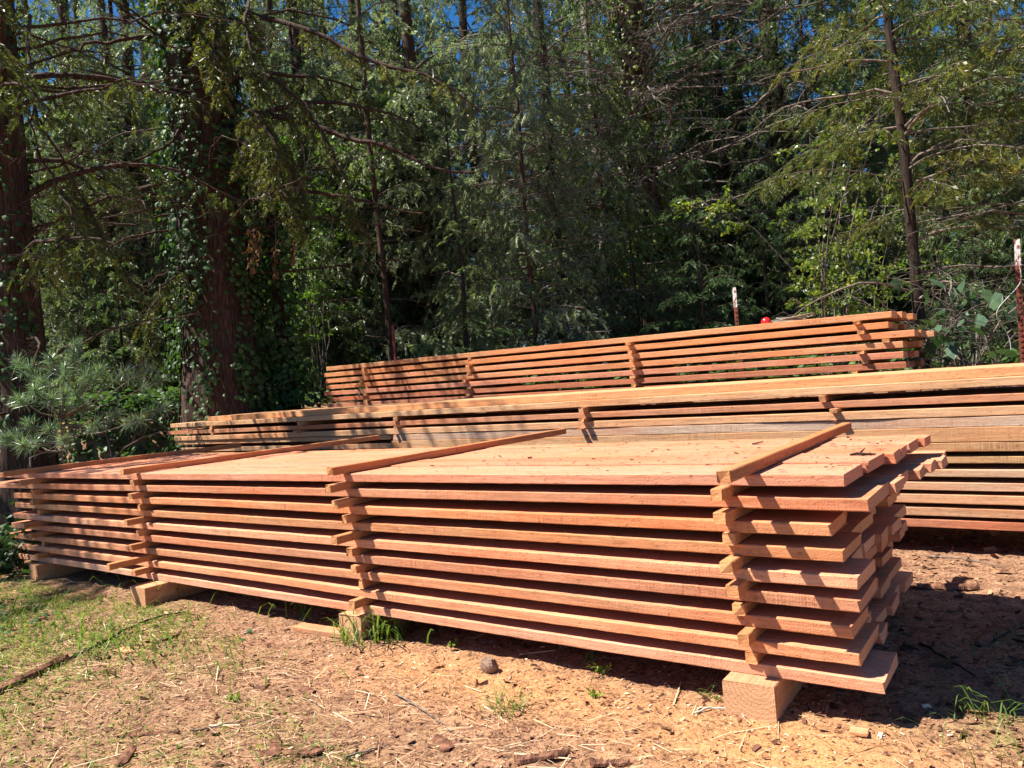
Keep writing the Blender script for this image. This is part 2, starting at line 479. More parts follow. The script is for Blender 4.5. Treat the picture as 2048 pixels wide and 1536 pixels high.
# --- the nearest stack: nine layers on four squared blocks
Y1, ZT1, P1, T1 = 3.28, 1.046, .1052, .053
left_end = [-9.2, -9.49, -8.88, -8.9, -8.92, -9.0, -9.09, -8.95, -8.9]
right_end = [-.735, -.655, -.807, -.766, -.714, -.715, -.752, -.732, -.655]
tone1 = [(.66, .312, .195), SALMON, (.62, .315, .165), (.64, .355, .19), (.68, .385, .245), SALMON, (.64, .335, .19), (.65, .35, .20), (.68, .385, .25)]
front1 = [.35, .47, .30, .36, .33, .38, .31, .42, .36]
for k in range(9):
    zb = ZT1 - k * P1 - T1
    y = Y1 + random.uniform(-.012, .012)
    j = 0
    yend = 4.86 if k == 0 else (5.04 if k == 1 else 5.05 + random.uniform(-.08, .06))
    while y < yend - .08:
        W = front1[k] if j == 0 else (.36 if k == 0 and j == 1 else random.uniform(.16, .30))
        if yend - (y + W) < .14: W = yend - y
        dx = 0 if j == 0 else (.088 * (y - Y1) + random.uniform(-.02, .015) if k == 0 else (.07 * (y - Y1) + random.uniform(-.035, .035) if k == 1 else random.uniform(-.09, .03) - .015 * min(k, 5)))
        x0, x1 = left_end[k] + (0 if j == 0 else random.uniform(-.12, .12)), right_end[k] + dx
        if k > 1 and j > 1: x1 = min(x1, -.765 + random.uniform(-.02, .02))
        z = zb + .0015 * (-1.26 - x0)
        o = board('plank', (x0, y, zb + random.uniform(-.0025, .001)), x1 - x0, W, T1 - .001, jitter(tone1[k]), wav=.005, skew=random.uniform(-.035, .035) if j else random.uniform(-.015, .015), bow=.007)
        if j == 0:
            lab = {0: 'salmon sawn plank along the front edge of the top layer of the nearest stack',
                   1: 'sawn front plank just below the top layer of the nearest stack, jutting furthest right',
                   8: 'lowest front plank of the nearest stack, lying directly on the squared blocks'}.get(k, 'sawn front-edge plank in the %s layer from the top of the nearest stack' % ORD[k])
        else:
            lab = 'sawn plank %s from the front edge in the %s layer of the nearest stack' % (NTH[min(j, 9)], ORD[k] if k else 'topmost')
        tag(o, lab, 'plank', 'planks of the nearest stack')
        y += W + .006
        j += 1

cols1 = [(-1.24, 'right end'), (-3.72, 'middle'), (-6.32, 'left middle'), (-8.3, 'left end')]
prot = {0: [.30, .12, .11, .04, .12, .10, .02, .10, .02],
        1: [.13, .16, .12, .06, .19, .05, .06, .01, .10],
        2: [.13, .05, .10, .03, .15, .06, .13, .34, .12],
        3: [.28, .16, .06, .07, .01, .16, .12, .0, .08]}
colname = ['by the right end', 'above the middle block', 'above the left-middle block', 'by the left end']
for ci, (cx, cn) in enumerate(cols1):
    for k in range(9):
        z = ZT1 - (k - 1) * P1 - T1 - P1 + T1 if False else ZT1 - k * P1          # sits on top of layer k
        top = k == 0
        h = P1 - T1 - .001
        p = prot[ci][k]
        yb = ((5.62 if ci else 5.4) if top else 5.1) + random.uniform(-.05, .05)
        if top and ci == 1: yb = 5.9
        if top and ci == 2: yb = 6.05
        x = cx + ((.14 if ci == 0 else 0) if top else random.uniform(-.02, .035) + .008 * k)
        L = yb - (Y1 - p)
        w = random.uniform(.048, .06)
        o = board('sticker_strip', (x, Y1 - p, z), L, w, h, jitter((.58, .30, .14) if not top else (.62, .29, .13), .12),
                  rot=(0, 0, math.pi / 2 + (random.uniform(-.02, .02) if not top else (-.01 if ci else .012))), wav=.002, seg=.3, bow=.0015)
        if top:
            lab = ['square wooden strip lying across the top of the nearest stack, nearest its right end',
                   'square wooden strip lying across the top of the nearest stack above its middle block',
                   'square wooden strip lying across the top of the nearest stack left of the middle one',
                   'wooden strip lying furthest left across the top of the nearest stack, overhanging its front'][ci]
        else:
            lab = 'spacer strip %s of the nearest stack, under its %s layer' % (colname[ci], ORD[k - 1])
            if ci == 2 and k == 7: lab = 'longest protruding spacer strip, low in the left-middle column of the nearest stack'
        tag(o, lab, 'spacer strip', 'spacer strips of the nearest stack')

for i, (bx, bw, by, lab) in enumerate([(-1.285, .225, 3.17, 'big squared timber block under the right end of the nearest stack'),
                                  (-3.83, .20, 3.20, 'squared timber block under the middle of the nearest stack, grass tuft before it'),
                                  (-6.2, .21, 3.08, 'squared timber block under the left-middle of the nearest stack'),
                                  (-8.36, .19, 3.17, 'squared timber block under the far left end of the nearest stack')]):
    zt = ZT1 - 8 * P1 - T1
    g = gz(bx + .1, by + .1)
    zb = -.035
    o = board('support_block', (bx + bw, by, zb), 1.85, bw, zt - zb - .001, jitter((.60, .36, .21), .03), rot=(0, 0, math.pi / 2), wav=.004, seg=.3, bow=0)
    tag(o, lab, 'block', 'support blocks of the nearest stack')

# --- the middle stack, running out of the picture on the right
Y2 = 6.4
SL2 = -.0075
lay2 = [(1.304, .072, 'A'), (1.240, .063, ''), (1.130, .055, ''), (1.032, .066, ''), (.842, .110, 'big'), (.772, .067, ''), (.685, .052, ''), (.586, .055, ''),
        (.484, .06, ''), (.385, .068, ''), (.289, .065, ''), (.197, .062, '')]
tone2 = [(.66, .40, .21), (.64, .42, .24), (.56, .31, .19), TAN, (.56, .41, .25), (.52, .345, .19), (.55, .40, .22), (.55, .41, .28), (.56, .41, .30), (.57, .37, .23), (.58, .37, .23), (.48, .245, .16)]
def z2(z, x): return z + SL2 * (x + .5)
names2 = ['uppermost tan plank of the middle stack', 'tan plank lying flush under the uppermost plank of the middle stack',
          'dark-edged third plank from the top of the middle stack', 'tan plank just above the thick beam in the middle stack',
          'thick tan squared beam in the middle stack', 'plank lying flush under the thick beam of the middle stack']
for k, (zb, t, fl) in enumerate(lay2):
    y = Y2 + (.10 if fl == 'A' else random.uniform(-.01, .01))
    if k == 2: y += .02
    for j in range(3):
        W = random.uniform(.3, .42)
        if fl == 'big': W = .38
        x0 = -6.42 + random.uniform(-.04, .02) if fl == 'big' else [-10.4, -11.25, -11.4, -11.15, -11.05, -10.9, -11.1, -11, -11.2, -11, -11.1, -11][k] + random.uniform(-.06, .06)
        x1 = 2.6 + random.uniform(-.1, .1)
        o = board('plank' if fl != 'big' else 'beam', (x0, y, z2(zb, x0)), x1 - x0, W, t - .001, jitter(tone2[k], .05), rot=(0, -math.atan(SL2), 0), wav=.008, seg=.1, bow=.002)
        if j == 0:
            lab = names2[k] if k < 6 else '%s front plank below the thick beam of the middle stack' % ORD[k - 5].replace('top', 'first').capitalize()
        else:
            lab = (['first', 'second', 'third', 'fourth', 'flush', 'fifth', 'sixth', 'seventh', 'eighth', 'ninth', 'tenth', 'eleventh'][k] if k != 4 else 'thick') + \
                  (' inner plank behind the front row of the middle stack, layers counted downward' if j == 1 else ' rear plank at the back of the middle stack, layers counted downward')
        tag(o, lab, 'plank' if fl != 'big' else 'beam', 'planks of the middle stack')
        y += W + .006
yb_ = Y2 - .004
for j in range(3):
    W = .38; x0 = -6.40 + random.uniform(-.04, .02)
    o = board('beam', (x0, yb_, z2(.9535, x0)), 9.0 + random.uniform(-.1, .1), W, .073, jitter((.53, .41, .31), .04), rot=(0, -math.atan(SL2), 0), wav=.006, seg=.1, bow=.001)
    tag(o, ['greyish plank lying flush on top of the thick tan beam in the middle stack', 'inner greyish plank lying flush on the thick beam of the middle stack', 'rear greyish plank lying flush on the thick beam of the middle stack'][j], 'plank', 'planks of the middle stack')
    yb_ += W + .008
for k, (zb, t) in enumerate([(.968, .058), (.86, .06)]):
    y = Y2 + .01
    for j in range(3):
        W = random.uniform(.3, .4); x0 = -11.1 + random.uniform(-.1, .1); x1 = -6.5 + random.uniform(-.04, .02)
        o = board('plank', (x0, y, z2(zb, x0)), x1 - x0, W, t, jitter((.58, .38, .23), .05), rot=(0, -math.atan(SL2), 0), wav=.008, seg=.1, bow=.002)
        tag(o, ['%s short plank butting the thick beam of the middle stack at its left', '%s short inner plank left of the thick beam of the middle stack', '%s short rear plank left of the thick beam of the middle stack'][j] % ['upper', 'lower'][k], 'plank', 'planks of the middle stack')
        y += W + .006
gaps2 = [(1, 2), (2, 3), (3, 4), (5, 6), (6, 7), (7, 8), (8, 9), (9, 10), (10, 11)]
cols2 = [-1.52, -3.8, -6.3, -8.1, -10.1, .6]
cname2 = ['right of centre', 'at the centre', 'left of centre', 'near the left end', 'at the far left end', 'at the hidden right end']
for ci, cx in enumerate(cols2):
    for gi, (a, b) in enumerate(gaps2):
        if cx > -1 and gi > 2 and False: continue
        zb = lay2[b][0] + lay2[b][1] + (.0775 if b == 4 else 0); h = lay2[a][0] - zb - .002
        p = random.uniform(.0, .10) if ci != 4 else random.uniform(-.03, .02)
        x = cx + random.uniform(-.05, .06) + (.06 * gi if ci == 0 and gi < 3 else 0)
        o = board('sticker_strip', (x, Y2 - p, z2(zb, x)), 1.15 + p, random.uniform(.05, .07), h, jitter((.55, .30, .16), .12), rot=(0, 0, math.pi / 2 + random.uniform(-.02, .02)), wav=.002, seg=.3, bow=0)
        tag(o, 'spacer strip %s of the middle stack, %s gap from its top' % (cname2[ci], ['first', 'second', 'third', 'fourth', 'fifth', 'sixth', 'seventh', 'eighth', 'ninth'][gi]),
            'spacer strip', 'spacer strips of the middle stack')
for ci, cx in enumerate([-1.6, -4.2, -7.0, -10.0, .8]):
    o = board('support_block', (cx + .2, Y2 + .01, -.05), 1.1, .2, z2(.197, cx) + .046, jitter((.5, .28, .17), .05), rot=(0, 0, math.pi / 2), wav=.004, seg=.3, bow=0)
    tag(o, 'squared block carrying the middle stack %s' % ['behind the right end of the nearest stack', 'at its centre', 'left of its centre', 'at its left end', 'beyond the right edge of the view'][ci], 'block', 'support blocks of the middle stack')

# --- the rear stack on the bank
Y3 = 8.0
SL3 = -.0165
ZT3 = 1.955
P3, T3 = .0985, .064
def z3(z, x): return z + SL3 * (x + 1.4)
right3 = [-1.24, -1.28, -1.06, -1.17, -1.17, -1.16, -1.2, -1.2]
tone3 = [(.60, .33, .17), (.58, .31, .15), (.62, .34, .19), (.60, .33, .18), (.58, .28, .18), (.50, .23, .14), (.52, .24, .15), (.50, .23, .14)]
for k in range(8):
    zb = ZT3 - T3 - k * P3
    y = Y3 + random.uniform(-.01, .01)
    for j in range(4):
        W = random.uniform(.25, .3)
        x0 = -9.45 + random.uniform(-.1, .1)
        x1 = right3[k] + (0 if j == 0 else random.uniform(-.08, .12))
        o = board('plank', (x0, y, z3(zb, x0)), x1 - x0, W, T3 - .001, jitter(tone3[k], .06), rot=(0, -math.atan(SL3), 0), wav=.006, seg=.1, bow=.002)
        if j == 0: lab = '%s front plank of the rear stack on the bank' % ('Topmost' if k == 0 else ORD[k].capitalize() + ' from the top')
        else: lab = 'reddish plank in the %s layer of the rear stack, %s row from its front' % (ORD[k], NTH[j])
        tag(o, lab, 'plank', 'planks of the rear stack')
        y += W + .006
cols3 = [-1.53, -3.97, -6.47, -8.47]
for ci, cx in enumerate(cols3):
    for k in range(1, 8):
        zb = ZT3 - k * P3; p = random.uniform(.0, .09)
        x = cx + random.uniform(-.05, .05) + (.22 if ci == 0 and k == 3 else 0) - (.1 if ci == 3 and k == 3 else 0)
        o = board('sticker_strip', (x, Y3 - p, z3(zb, x)), 1.1 + p, random.uniform(.055, .075), P3 - T3 - .001, jitter((.56, .30, .14), .12), rot=(0, 0, math.pi / 2 + random.uniform(-.02, .02)), wav=.002, seg=.3, bow=0)
        tag(o, 'spacer strip %s of the rear stack, under its %s plank' % (['by the right end', 'right of centre', 'left of centre', 'by the left end'][ci], 'topmost' if k == 1 else ORD[k - 1]), 'spacer strip', 'spacer strips of the rear stack')
for ci, cx in enumerate(cols3):
    zt = z3(ZT3 - 7 * P3 - T3, cx)
    g = gz(cx, 8.6) - .35
    o = board('support_block', (cx + .2, Y3 + .02, g), 1.05, .2, zt - g - .004, jitter((.5, .28, .17), .05), rot=(0, 0, math.pi / 2), wav=.004, seg=.3, bow=0)
    tag(o, 'squared block under the rear stack %s' % ['at its right end', 'right of its centre', 'left of its centre', 'at its left end'][ci], 'block', 'support blocks of the rear stack')

# ------------------------------------------------------------------ foliage
def spray_template(n=9, width=.13, spread=.42):
    """flat lacy cedar spray: quads, along u, across v"""
    V, Q = [], []
    def leaf(u0, v0, du, dv, w):
        L = math.hypot(du, dv); nu, nv = -dv / L * w, du / L * w
        i = len(V)
        V.extend([(u0, v0), (u0 + du * .45 + nu, v0 + dv * .45 + nv), (u0 + du, v0 + dv), (u0 + du * .45 - nu, v0 + dv * .45 - nv)])
        Q.append((i, i + 1, i + 2, i + 3))
    for i in range(n):
        t = i / n
        s = 1 if i % 2 else -1
        L = spread * (1 - .7 * t) * (0.75 + .5 * ((i * 37) % 10) / 10)
        leaf(.04 + .8 * t, 0, L * .72, s * L * .7, width * L + .007)
    leaf(0, 0, 1.0, .03, .02)
    V = np.array(V); W = -.16 * V[:, 0] ** 2 - .25 * V[:, 1] ** 2
    r_ = np.random.default_rng(n)
    for i in range(0, len(V), 4):
        a, b = r_.normal(0, .055), r_.normal(0, .07)
        W[i + 1] += a; W[i + 3] -= a; W[i + 2] += b
    return np.column_stack([V, W]), np.array(Q)

TPL = {'fine': spray_template(15, .06, .40), 'mid': spray_template(12, .07, .44), 'far': spray_template(8, .12, .5)}

def instance(mb, tpl, P, A, S, tint, flat=.5, rng=RNG, nrm_ref=None):
    """many copies of a leaf template, at P along A with size S"""
    V, Q = tpl
    P = np.asarray(P); A = nrm(A); n = len(P)
    if n == 0: return
    ref = nrm(rng.normal(0, flat, (n, 3)) + (np.array([0, 0, 1.0]) if nrm_ref is None else nrm_ref))
    B = nrm(np.cross(ref, A)); Cn = np.cross(A, B)
    S = np.broadcast_to(np.asarray(S, float), (n,))
    v = P[:, None, :] + S[:, None, None] * (V[None, :, 0, None] * A[:, None, :] + V[None, :, 1, None] * B[:, None, :] + V[None, :, 2, None] * Cn[:, None, :])
    m = len(V)
    q = (Q[None, :, :] + (np.arange(n) * m)[:, None, None])
    if Q.shape[1] == 4: mb.add(v.reshape(-1, 3), q.reshape(-1, 4), None, np.repeat(np.broadcast_to(tint, (n,)), m))
    else: mb.add(v.reshape(-1, 3), None, q.reshape(-1, 3), np.repeat(np.broadcast_to(tint, (n,)), m))

def limb_curve(p0, az, el0, el1, L, n, rng, wob=.12):
    pts = [np.asarray(p0, float)]
    a = az
    for i in range(n):
        t = i / max(1, n - 1)
        el = el0 + (el1 - el0) * t + rng.normal(0, wob)
        a += rng.normal(0, wob)
        pts.append(pts[-1] + L / n * np.array([math.cos(el) * math.cos(a), math.cos(el) * math.sin(a), math.sin(el)]))
    return np.array(pts)

def sprays_on(limb, rng, out, size, dens, droop=.55, t0=.2, sub=True, wood=None, sub_r=.006, sub_len=.5):
    """side twigs on a limb, sprays on the twigs; appended to out = [P, A, S, tint]"""
    seg = np.linalg.norm(np.diff(limb, axis=0), axis=1); L = seg.sum(); cum = np.concatenate([[0], np.cumsum(seg)])
    k = max(2, int(L / dens))
    clump = rng.random()
    for i in range(k):
        t = t0 + (1 - t0) * (i + rng.random() * .7) / k
        s = t * L
        j = min(np.searchsorted(cum, s) - 1, len(seg) - 1); j = max(j, 0)
        p = limb[j] + (limb[j + 1] - limb[j]) * ((s - cum[j]) / seg[j])
        d = nrm(limb[j + 1] - limb[j])
        side = nrm(np.cross(d, [0, 0, 1.0])) * (1 if i % 2 else -1)
        dr = nrm(d * rng.uniform(.4, .9) + side * rng.uniform(.5, 1.0) + np.array([0, 0, -droop * rng.uniform(.3, 1.2)]))
        tl = sub_len * (1.15 - .75 * t) * rng.uniform(.6, 1.3)
        m = max(2, int(tl / (size * .33)))
        tt = (np.arange(m) + rng.random(m) * .6) / m
        q = p + dr * tl * tt[:, None] + np.array([0, 0, -1.0]) * (droop * tl * .45 * tt ** 2)[:, None]
        if wood is not None and sub:
            wood.tube(np.array([p, p + dr * tl * .5 + [0, 0, -droop * tl * .11], p + dr * tl + [0, 0, -droop * tl * .45]]), [sub_r, sub_r * .7, sub_r * .4], 3)
        sd = nrm(np.cross(dr, [0, 0, 1.0]))
        sg = np.where(np.arange(m) % 2, 1, -1)[:, None]
        A = dr * .8 + sd * sg * .55 + np.array([0, 0, -droop * .6]) + rng.normal(0, .25, (m, 3))
        out[0].append(q); out[1].append(A); out[2].append(size * rng.uniform(.6, 1.25, m)); out[3].append(np.clip(rng.normal(.3 + .4 * clump, .16, m), 0, 1))

def twigs_on(limb, rng, wood, n, L, r=.004, droop=.3, t0=.15, fork=True):
    """bare dead side twigs"""
    for i in range(n):
        t = t0 + (1 - t0) * rng.random(); s = t * (len(limb) - 1); j = min(int(s), len(limb) - 2)
        p = limb[j] + (limb[j + 1] - limb[j]) * (s - j); d = nrm(limb[j + 1] - limb[j])
        dr = nrm(d * .6 + nrm(np.cross(d, [0, 0, 1.0])) * rng.choice([-1, 1]) * rng.uniform(.3, 1) + np.array([0, 0, rng.uniform(-droop * 2, droop)]))
        l = L * rng.uniform(.4, 1.2)
        q = [p]
        for _ in range(3):
            dr = nrm(dr + rng.normal(0, .22, 3)); q.append(q[-1] + dr * l / 3)
        wood.tube(np.array(q), [r, r * .8, r * .6, r * .35], 3)
        if fork:
            for _ in range(2):
                d2 = nrm(dr + rng.normal(0, .6, 3)); pp = q[rng.integers(1, 3)]
                wood.tube(np.array([pp, pp + d2 * l * .3, pp + nrm(d2 + rng.normal(0, .3, 3)) * l * .55]), [r * .6, r * .45, r * .25], 3)

def trunk_mb(h, r0, r1, rng, lean=(0, 0), sides=20, rings=40, flute=.12, flare=.35, wander=.05):
    mb = MB()
    z = np.linspace(-.3, h, rings)
    t = np.clip(z / h, 0, 1)
    rad = r0 + (r1 - r0) * t ** .8 + r0 * flare * np.exp(-np.clip(z, 0, None) / (r0 * 2.2 + .05))
    o = rng.random(3) * 40
    cx = lean[0] * t * h + wander * vnoise(np.stack([z * .5 + o[0], z * 0, z * 0], -1), 1)
    cy = lean[1] * t * h + wander * vnoise(np.stack([z * .5 + o[1], z * 0, z * 0], -1), 2)
    ang = np.arange(sides) * 2 * math.pi / sides
    ca, sa = np.cos(ang), np.sin(ang)
    Z = np.repeat(z[:, None], sides, 1)
    fl = 1 + flute * vnoise(np.stack([ca[None] * 2.6 + o[0] + Z * .15, sa[None] * 2.6 + o[1] + 0 * Z, Z * .55 + o[2]], -1), 5) + flute * .7 * vnoise(np.stack([ca[None] * 6 + o[1] + 0 * Z, sa[None] * 6 + 0 * Z, Z * 1.6], -1), 6)
    r_ = rad[:, None] * fl
    V = np.stack([cx[:, None] + r_ * ca, cy[:, None] + r_ * sa, Z], -1)
    i = np.arange(rings * sides).reshape(rings, sides); j = np.roll(i, -1, 1)
    mb.add(V, np.stack([i[:-1], j[:-1], j[1:], i[1:]], -1).reshape(-1, 4))
    def axis_at(zz):
        return np.array([np.interp(zz, z, cx), np.interp(zz, z, cy), zz]), float(np.interp(zz, z, rad))
    return mb, axis_at

def cedar_parts(h, r0, seed, z0, z1, n_live, L_of, size, dens, tpl, n_dead=0, dead_z=(1, 6), dead_L=(1.5, 3), droop=.55, lean=(0, 0), el=(.25, -.35),
                limbs=(), r1=None, sides=16, sub_len=.5, az_pref=None, twig_n=8, flat=.5, limb_r=.03, dead_dir=None, top_thin=0):
    rng = np.random.default_rng(seed)
    tmb, ax = trunk_mb(h, r0, r1 if r1 else r0 * .3, rng, lean, sides=sides, rings=max(14, int(h * 4)) if sides > 12 else 14)
    wood = MB(); out = [[], [], [], []]
    for i in range(n_live):
        if top_thin and z0 + (z1 - z0) * i / n_live > top_thin and rng.random() < .66: continue
        zz = z0 + (z1 - z0) * ((i + rng.random()) / n_live)
        c, rr = ax(zz)
        az = i * 2.399 + rng.normal(0, .3)
        if az_pref is not None and rng.random() < az_pref[1]: az = az_pref[0] + rng.normal(0, .7)
        L = L_of(zz) * rng.uniform(.65, 1.2)
        e0 = el[0] + rng.normal(0, .12)
        lb = limb_curve(c + np.array([math.cos(az), math.sin(az), 0]) * rr * .7, az, e0, el[1] + rng.normal(0, .15), L, 7, rng, .08)
        rb = min(limb_r * (L / 2.5), rr * .5)
        wood.tube(lb, np.linspace(rb, rb * .18, len(lb)), 5)
        sprays_on(lb, rng, out, size, dens, droop, .18, True, wood, max(rb * .18, .003), sub_len * (L / 2.2) ** .5)
    for i in range(n_dead):
        zz = rng.uniform(*dead_z); c, rr = ax(zz)
        az = rng.uniform(0, 6.283) if dead_dir is None or rng.random() > dead_dir[1] else dead_dir[0] + rng.normal(0, .6)
        L = rng.uniform(*dead_L)
        lb = limb_curve(c + np.array([math.cos(az), math.sin(az), 0]) * rr * .7, az, rng.uniform(-.1, .5), rng.uniform(-.6, .1), L, 8, rng, .14)
        rb = .012 + .008 * L / 2
        wood.tube(lb, np.linspace(rb, rb * .25, len(lb)), 5)
        twigs_on(lb, rng, wood, int(twig_n * L / 2), .55, max(.003, rb * .22))
    for (pts, rb, leafy) in limbs:
        pts = np.asarray(pts, float)
        tt = np.linspace(0, 1, 16); src = np.linspace(0, 1, len(pts))
        lb = np.stack([np.interp(tt, src, pts[:, a]) for a in range(3)], -1)
        for _ in range(2): lb[1:-1] = .5 * lb[1:-1] + .25 * (lb[:-2] + lb[2:])
        lb[1:] += rng.normal(0, .02, (15, 3))
        wood.tube(lb, np.linspace(rb, rb * .3, 16), 6)
        twigs_on(lb, rng, wood, 14, .7, .005)
        if leafy: sprays_on(lb, rng, out, size, dens * leafy, droop, .25, True, wood, .005, sub_len)
    crown = MB()
    if out[0]:
        instance(crown, TPL[tpl], np.concatenate(out[0]), np.concatenate(out[1]), np.concatenate(out[2]), np.concatenate(out[3]), flat, rng)
    return tmb, wood, crown, ax

def cedar(name, loc, label, cat, leaf, bark, group=None, branch_mat='bark', **kw):
    tmb, wood, crown, ax = cedar_parts(**kw)
    root = empty(name, loc)
    tag(root, label, cat, group)
    o = tmb.join(wood).build('trunk', M[bark], root, True)
    o.data.materials.append(M[branch_mat])
    if crown.V: crown.build('crown', M[leaf], root)
    return root, ax

def ground_at(px, d):
    p = at(px, horizon(px), d)
    return (p[0], p[1], gz(p[0], p[1]) - .02)

def rel(loc, pts):
    return [np.asarray(p) - np.asarray(loc) for p in pts]

IVY = (np.array([(0, 0, 0), (.28, -.42, -.05), (.62, -.36, -.10), (1.0, 0, -.16), (.62, .36, -.10), (.28, .42, -.05), (.45, 0, .03)]),
       np.array([(0, 1, 6), (1, 2, 6), (2, 3, 6), (3, 4, 6), (4, 5, 6), (5, 0, 6)]))

def ivy_on(loc, ax, h, n, label, seed, spread=.10, z0=.1, size=(.05, .10), stems=8, patch=.1, leaf='ivy_leaf', out_frac=.0, bare=None):
    """ivy climbing a trunk: leaves held off the bark, and its stems"""
    rng = np.random.default_rng(seed)
    root = empty('ivy', loc)
    tag(root, label, 'ivy', 'ivy climbing the trunks')
    P, A, Nn = [], [], []
    z = z0 + (h - z0) * rng.random(n * 3) ** 1.15
    az = rng.uniform(0, 6.283, n * 3)
    keep = vnoise(np.stack([np.cos(az) * 1.5 + 9, np.sin(az) * 1.5, z * .9], -1), seed) > patch - .5 * rng.random(n * 3)
    if bare is not None:
        dd = np.abs((az - bare[0] + math.pi) % (2 * math.pi) - math.pi)
        keep &= (dd > bare[1] + .25 * vnoise(np.stack([z * 1.2, z * 0, z * 0], -1), seed + 1)) | (rng.random(n * 3) < .10)
    z, az = z[keep][:n], az[keep][:n]
    for zz, a in zip(z, az):
        c, rr = ax(zz)
        d = np.array([math.cos(a), math.sin(a), 0])
        off = rr * 1.02 + abs(rng.normal(0, spread)) + .015 + (rng.random() < out_frac) * rng.uniform(0, .35)
        P.append(c + d * off); A.append(np.array([-d[1], d[0], 0]) * rng.normal(0, .5) + d * .35 + np.array([0, 0, -1.0]) * rng.uniform(.2, 1)); Nn.append(d + np.array([0, 0, .5]))
    mb = MB()
    instance(mb, IVY, np.array(P), np.array(A), rng.uniform(size[0], size[1], len(P)), np.clip(rng.normal(.4, .2, len(P)), 0, 1), .45, rng, np.array(Nn))
    mb.build('leaves', M[leaf], root)
    st = MB()
    for i in range(stems):
        a = rng.uniform(0, 6.283); pts = []
        for zz in np.linspace(0, h * rng.uniform(.5, 1), 14):
            c, rr = ax(zz); a += rng.normal(0, .16)
            pts.append(c + np.array([math.cos(a), math.sin(a), 0]) * (rr * 1.03 + .02))
        st.tube(np.array(pts), np.linspace(.014, .004, 14), 5)
    st.build('stems', M['bark'], root, True)
    return root

cedar('cedar_tree', (-12.3, .1, gz(-12.3, .1)), 'thin-crowned cedar just beyond the left edge, dappling the left end of the nearest stack', 'tree', 'olive_leaf', 'bark', h=12, r0=.2, r1=.08, seed=19, z0=3.6, z1=11.5, n_live=40,
      L_of=lambda z: 3.6 * (1.15 - z / 15), size=.24, dens=.2, tpl='fine', droop=.7, sides=12, sub_len=.5, limb_r=.03, az_pref=(.3, .45))

# --- the two big ivy-clad cedars on the left
l1 = ground_at(50, 9.6)
t1, ax1 = cedar('cedar_tree', l1, 'big ivy-clad cedar at the left edge, its reddish trunk behind the pine sapling', 'tree', 'olive_leaf', 'bark',
                h=10.5, r0=.29, r1=.20, seed=21, z0=3.6, z1=10, az_pref=(-.8, .2), top_thin=8, n_live=30, L_of=lambda z: 2.5 if z < 9 else 2.2, size=.22, dens=.16, tpl='fine', n_dead=16,
                dead_z=(1.5, 7), dead_L=(1.6, 3.2), droop=.9, sides=28, limb_r=.04, dead_dir=(.5, .6),
                limbs=[(rel(l1, [at(75, 300, 9.6), at(120, 380, 9.2), at(160, 470, 8.8), at(60, 520, 8.5)]), .02, .8),
                       (rel(l1, [at(60, 30, 9.6), at(55, 150, 9.1), at(62, 250, 9.0), at(85, 330, 9.0)]), .022, 0),
                       (rel(l1, [at(80, 240, 9.6), at(180, 420, 9.5), at(230, 520, 9.4), at(280, 590, 9.2)]), .018, .8)])
ivy_on(l1, ax1, 8, 1500, 'dark ivy climbing the big trunk at the left edge', 31, .06, patch=.2)
l2 = ground_at(455, 13)
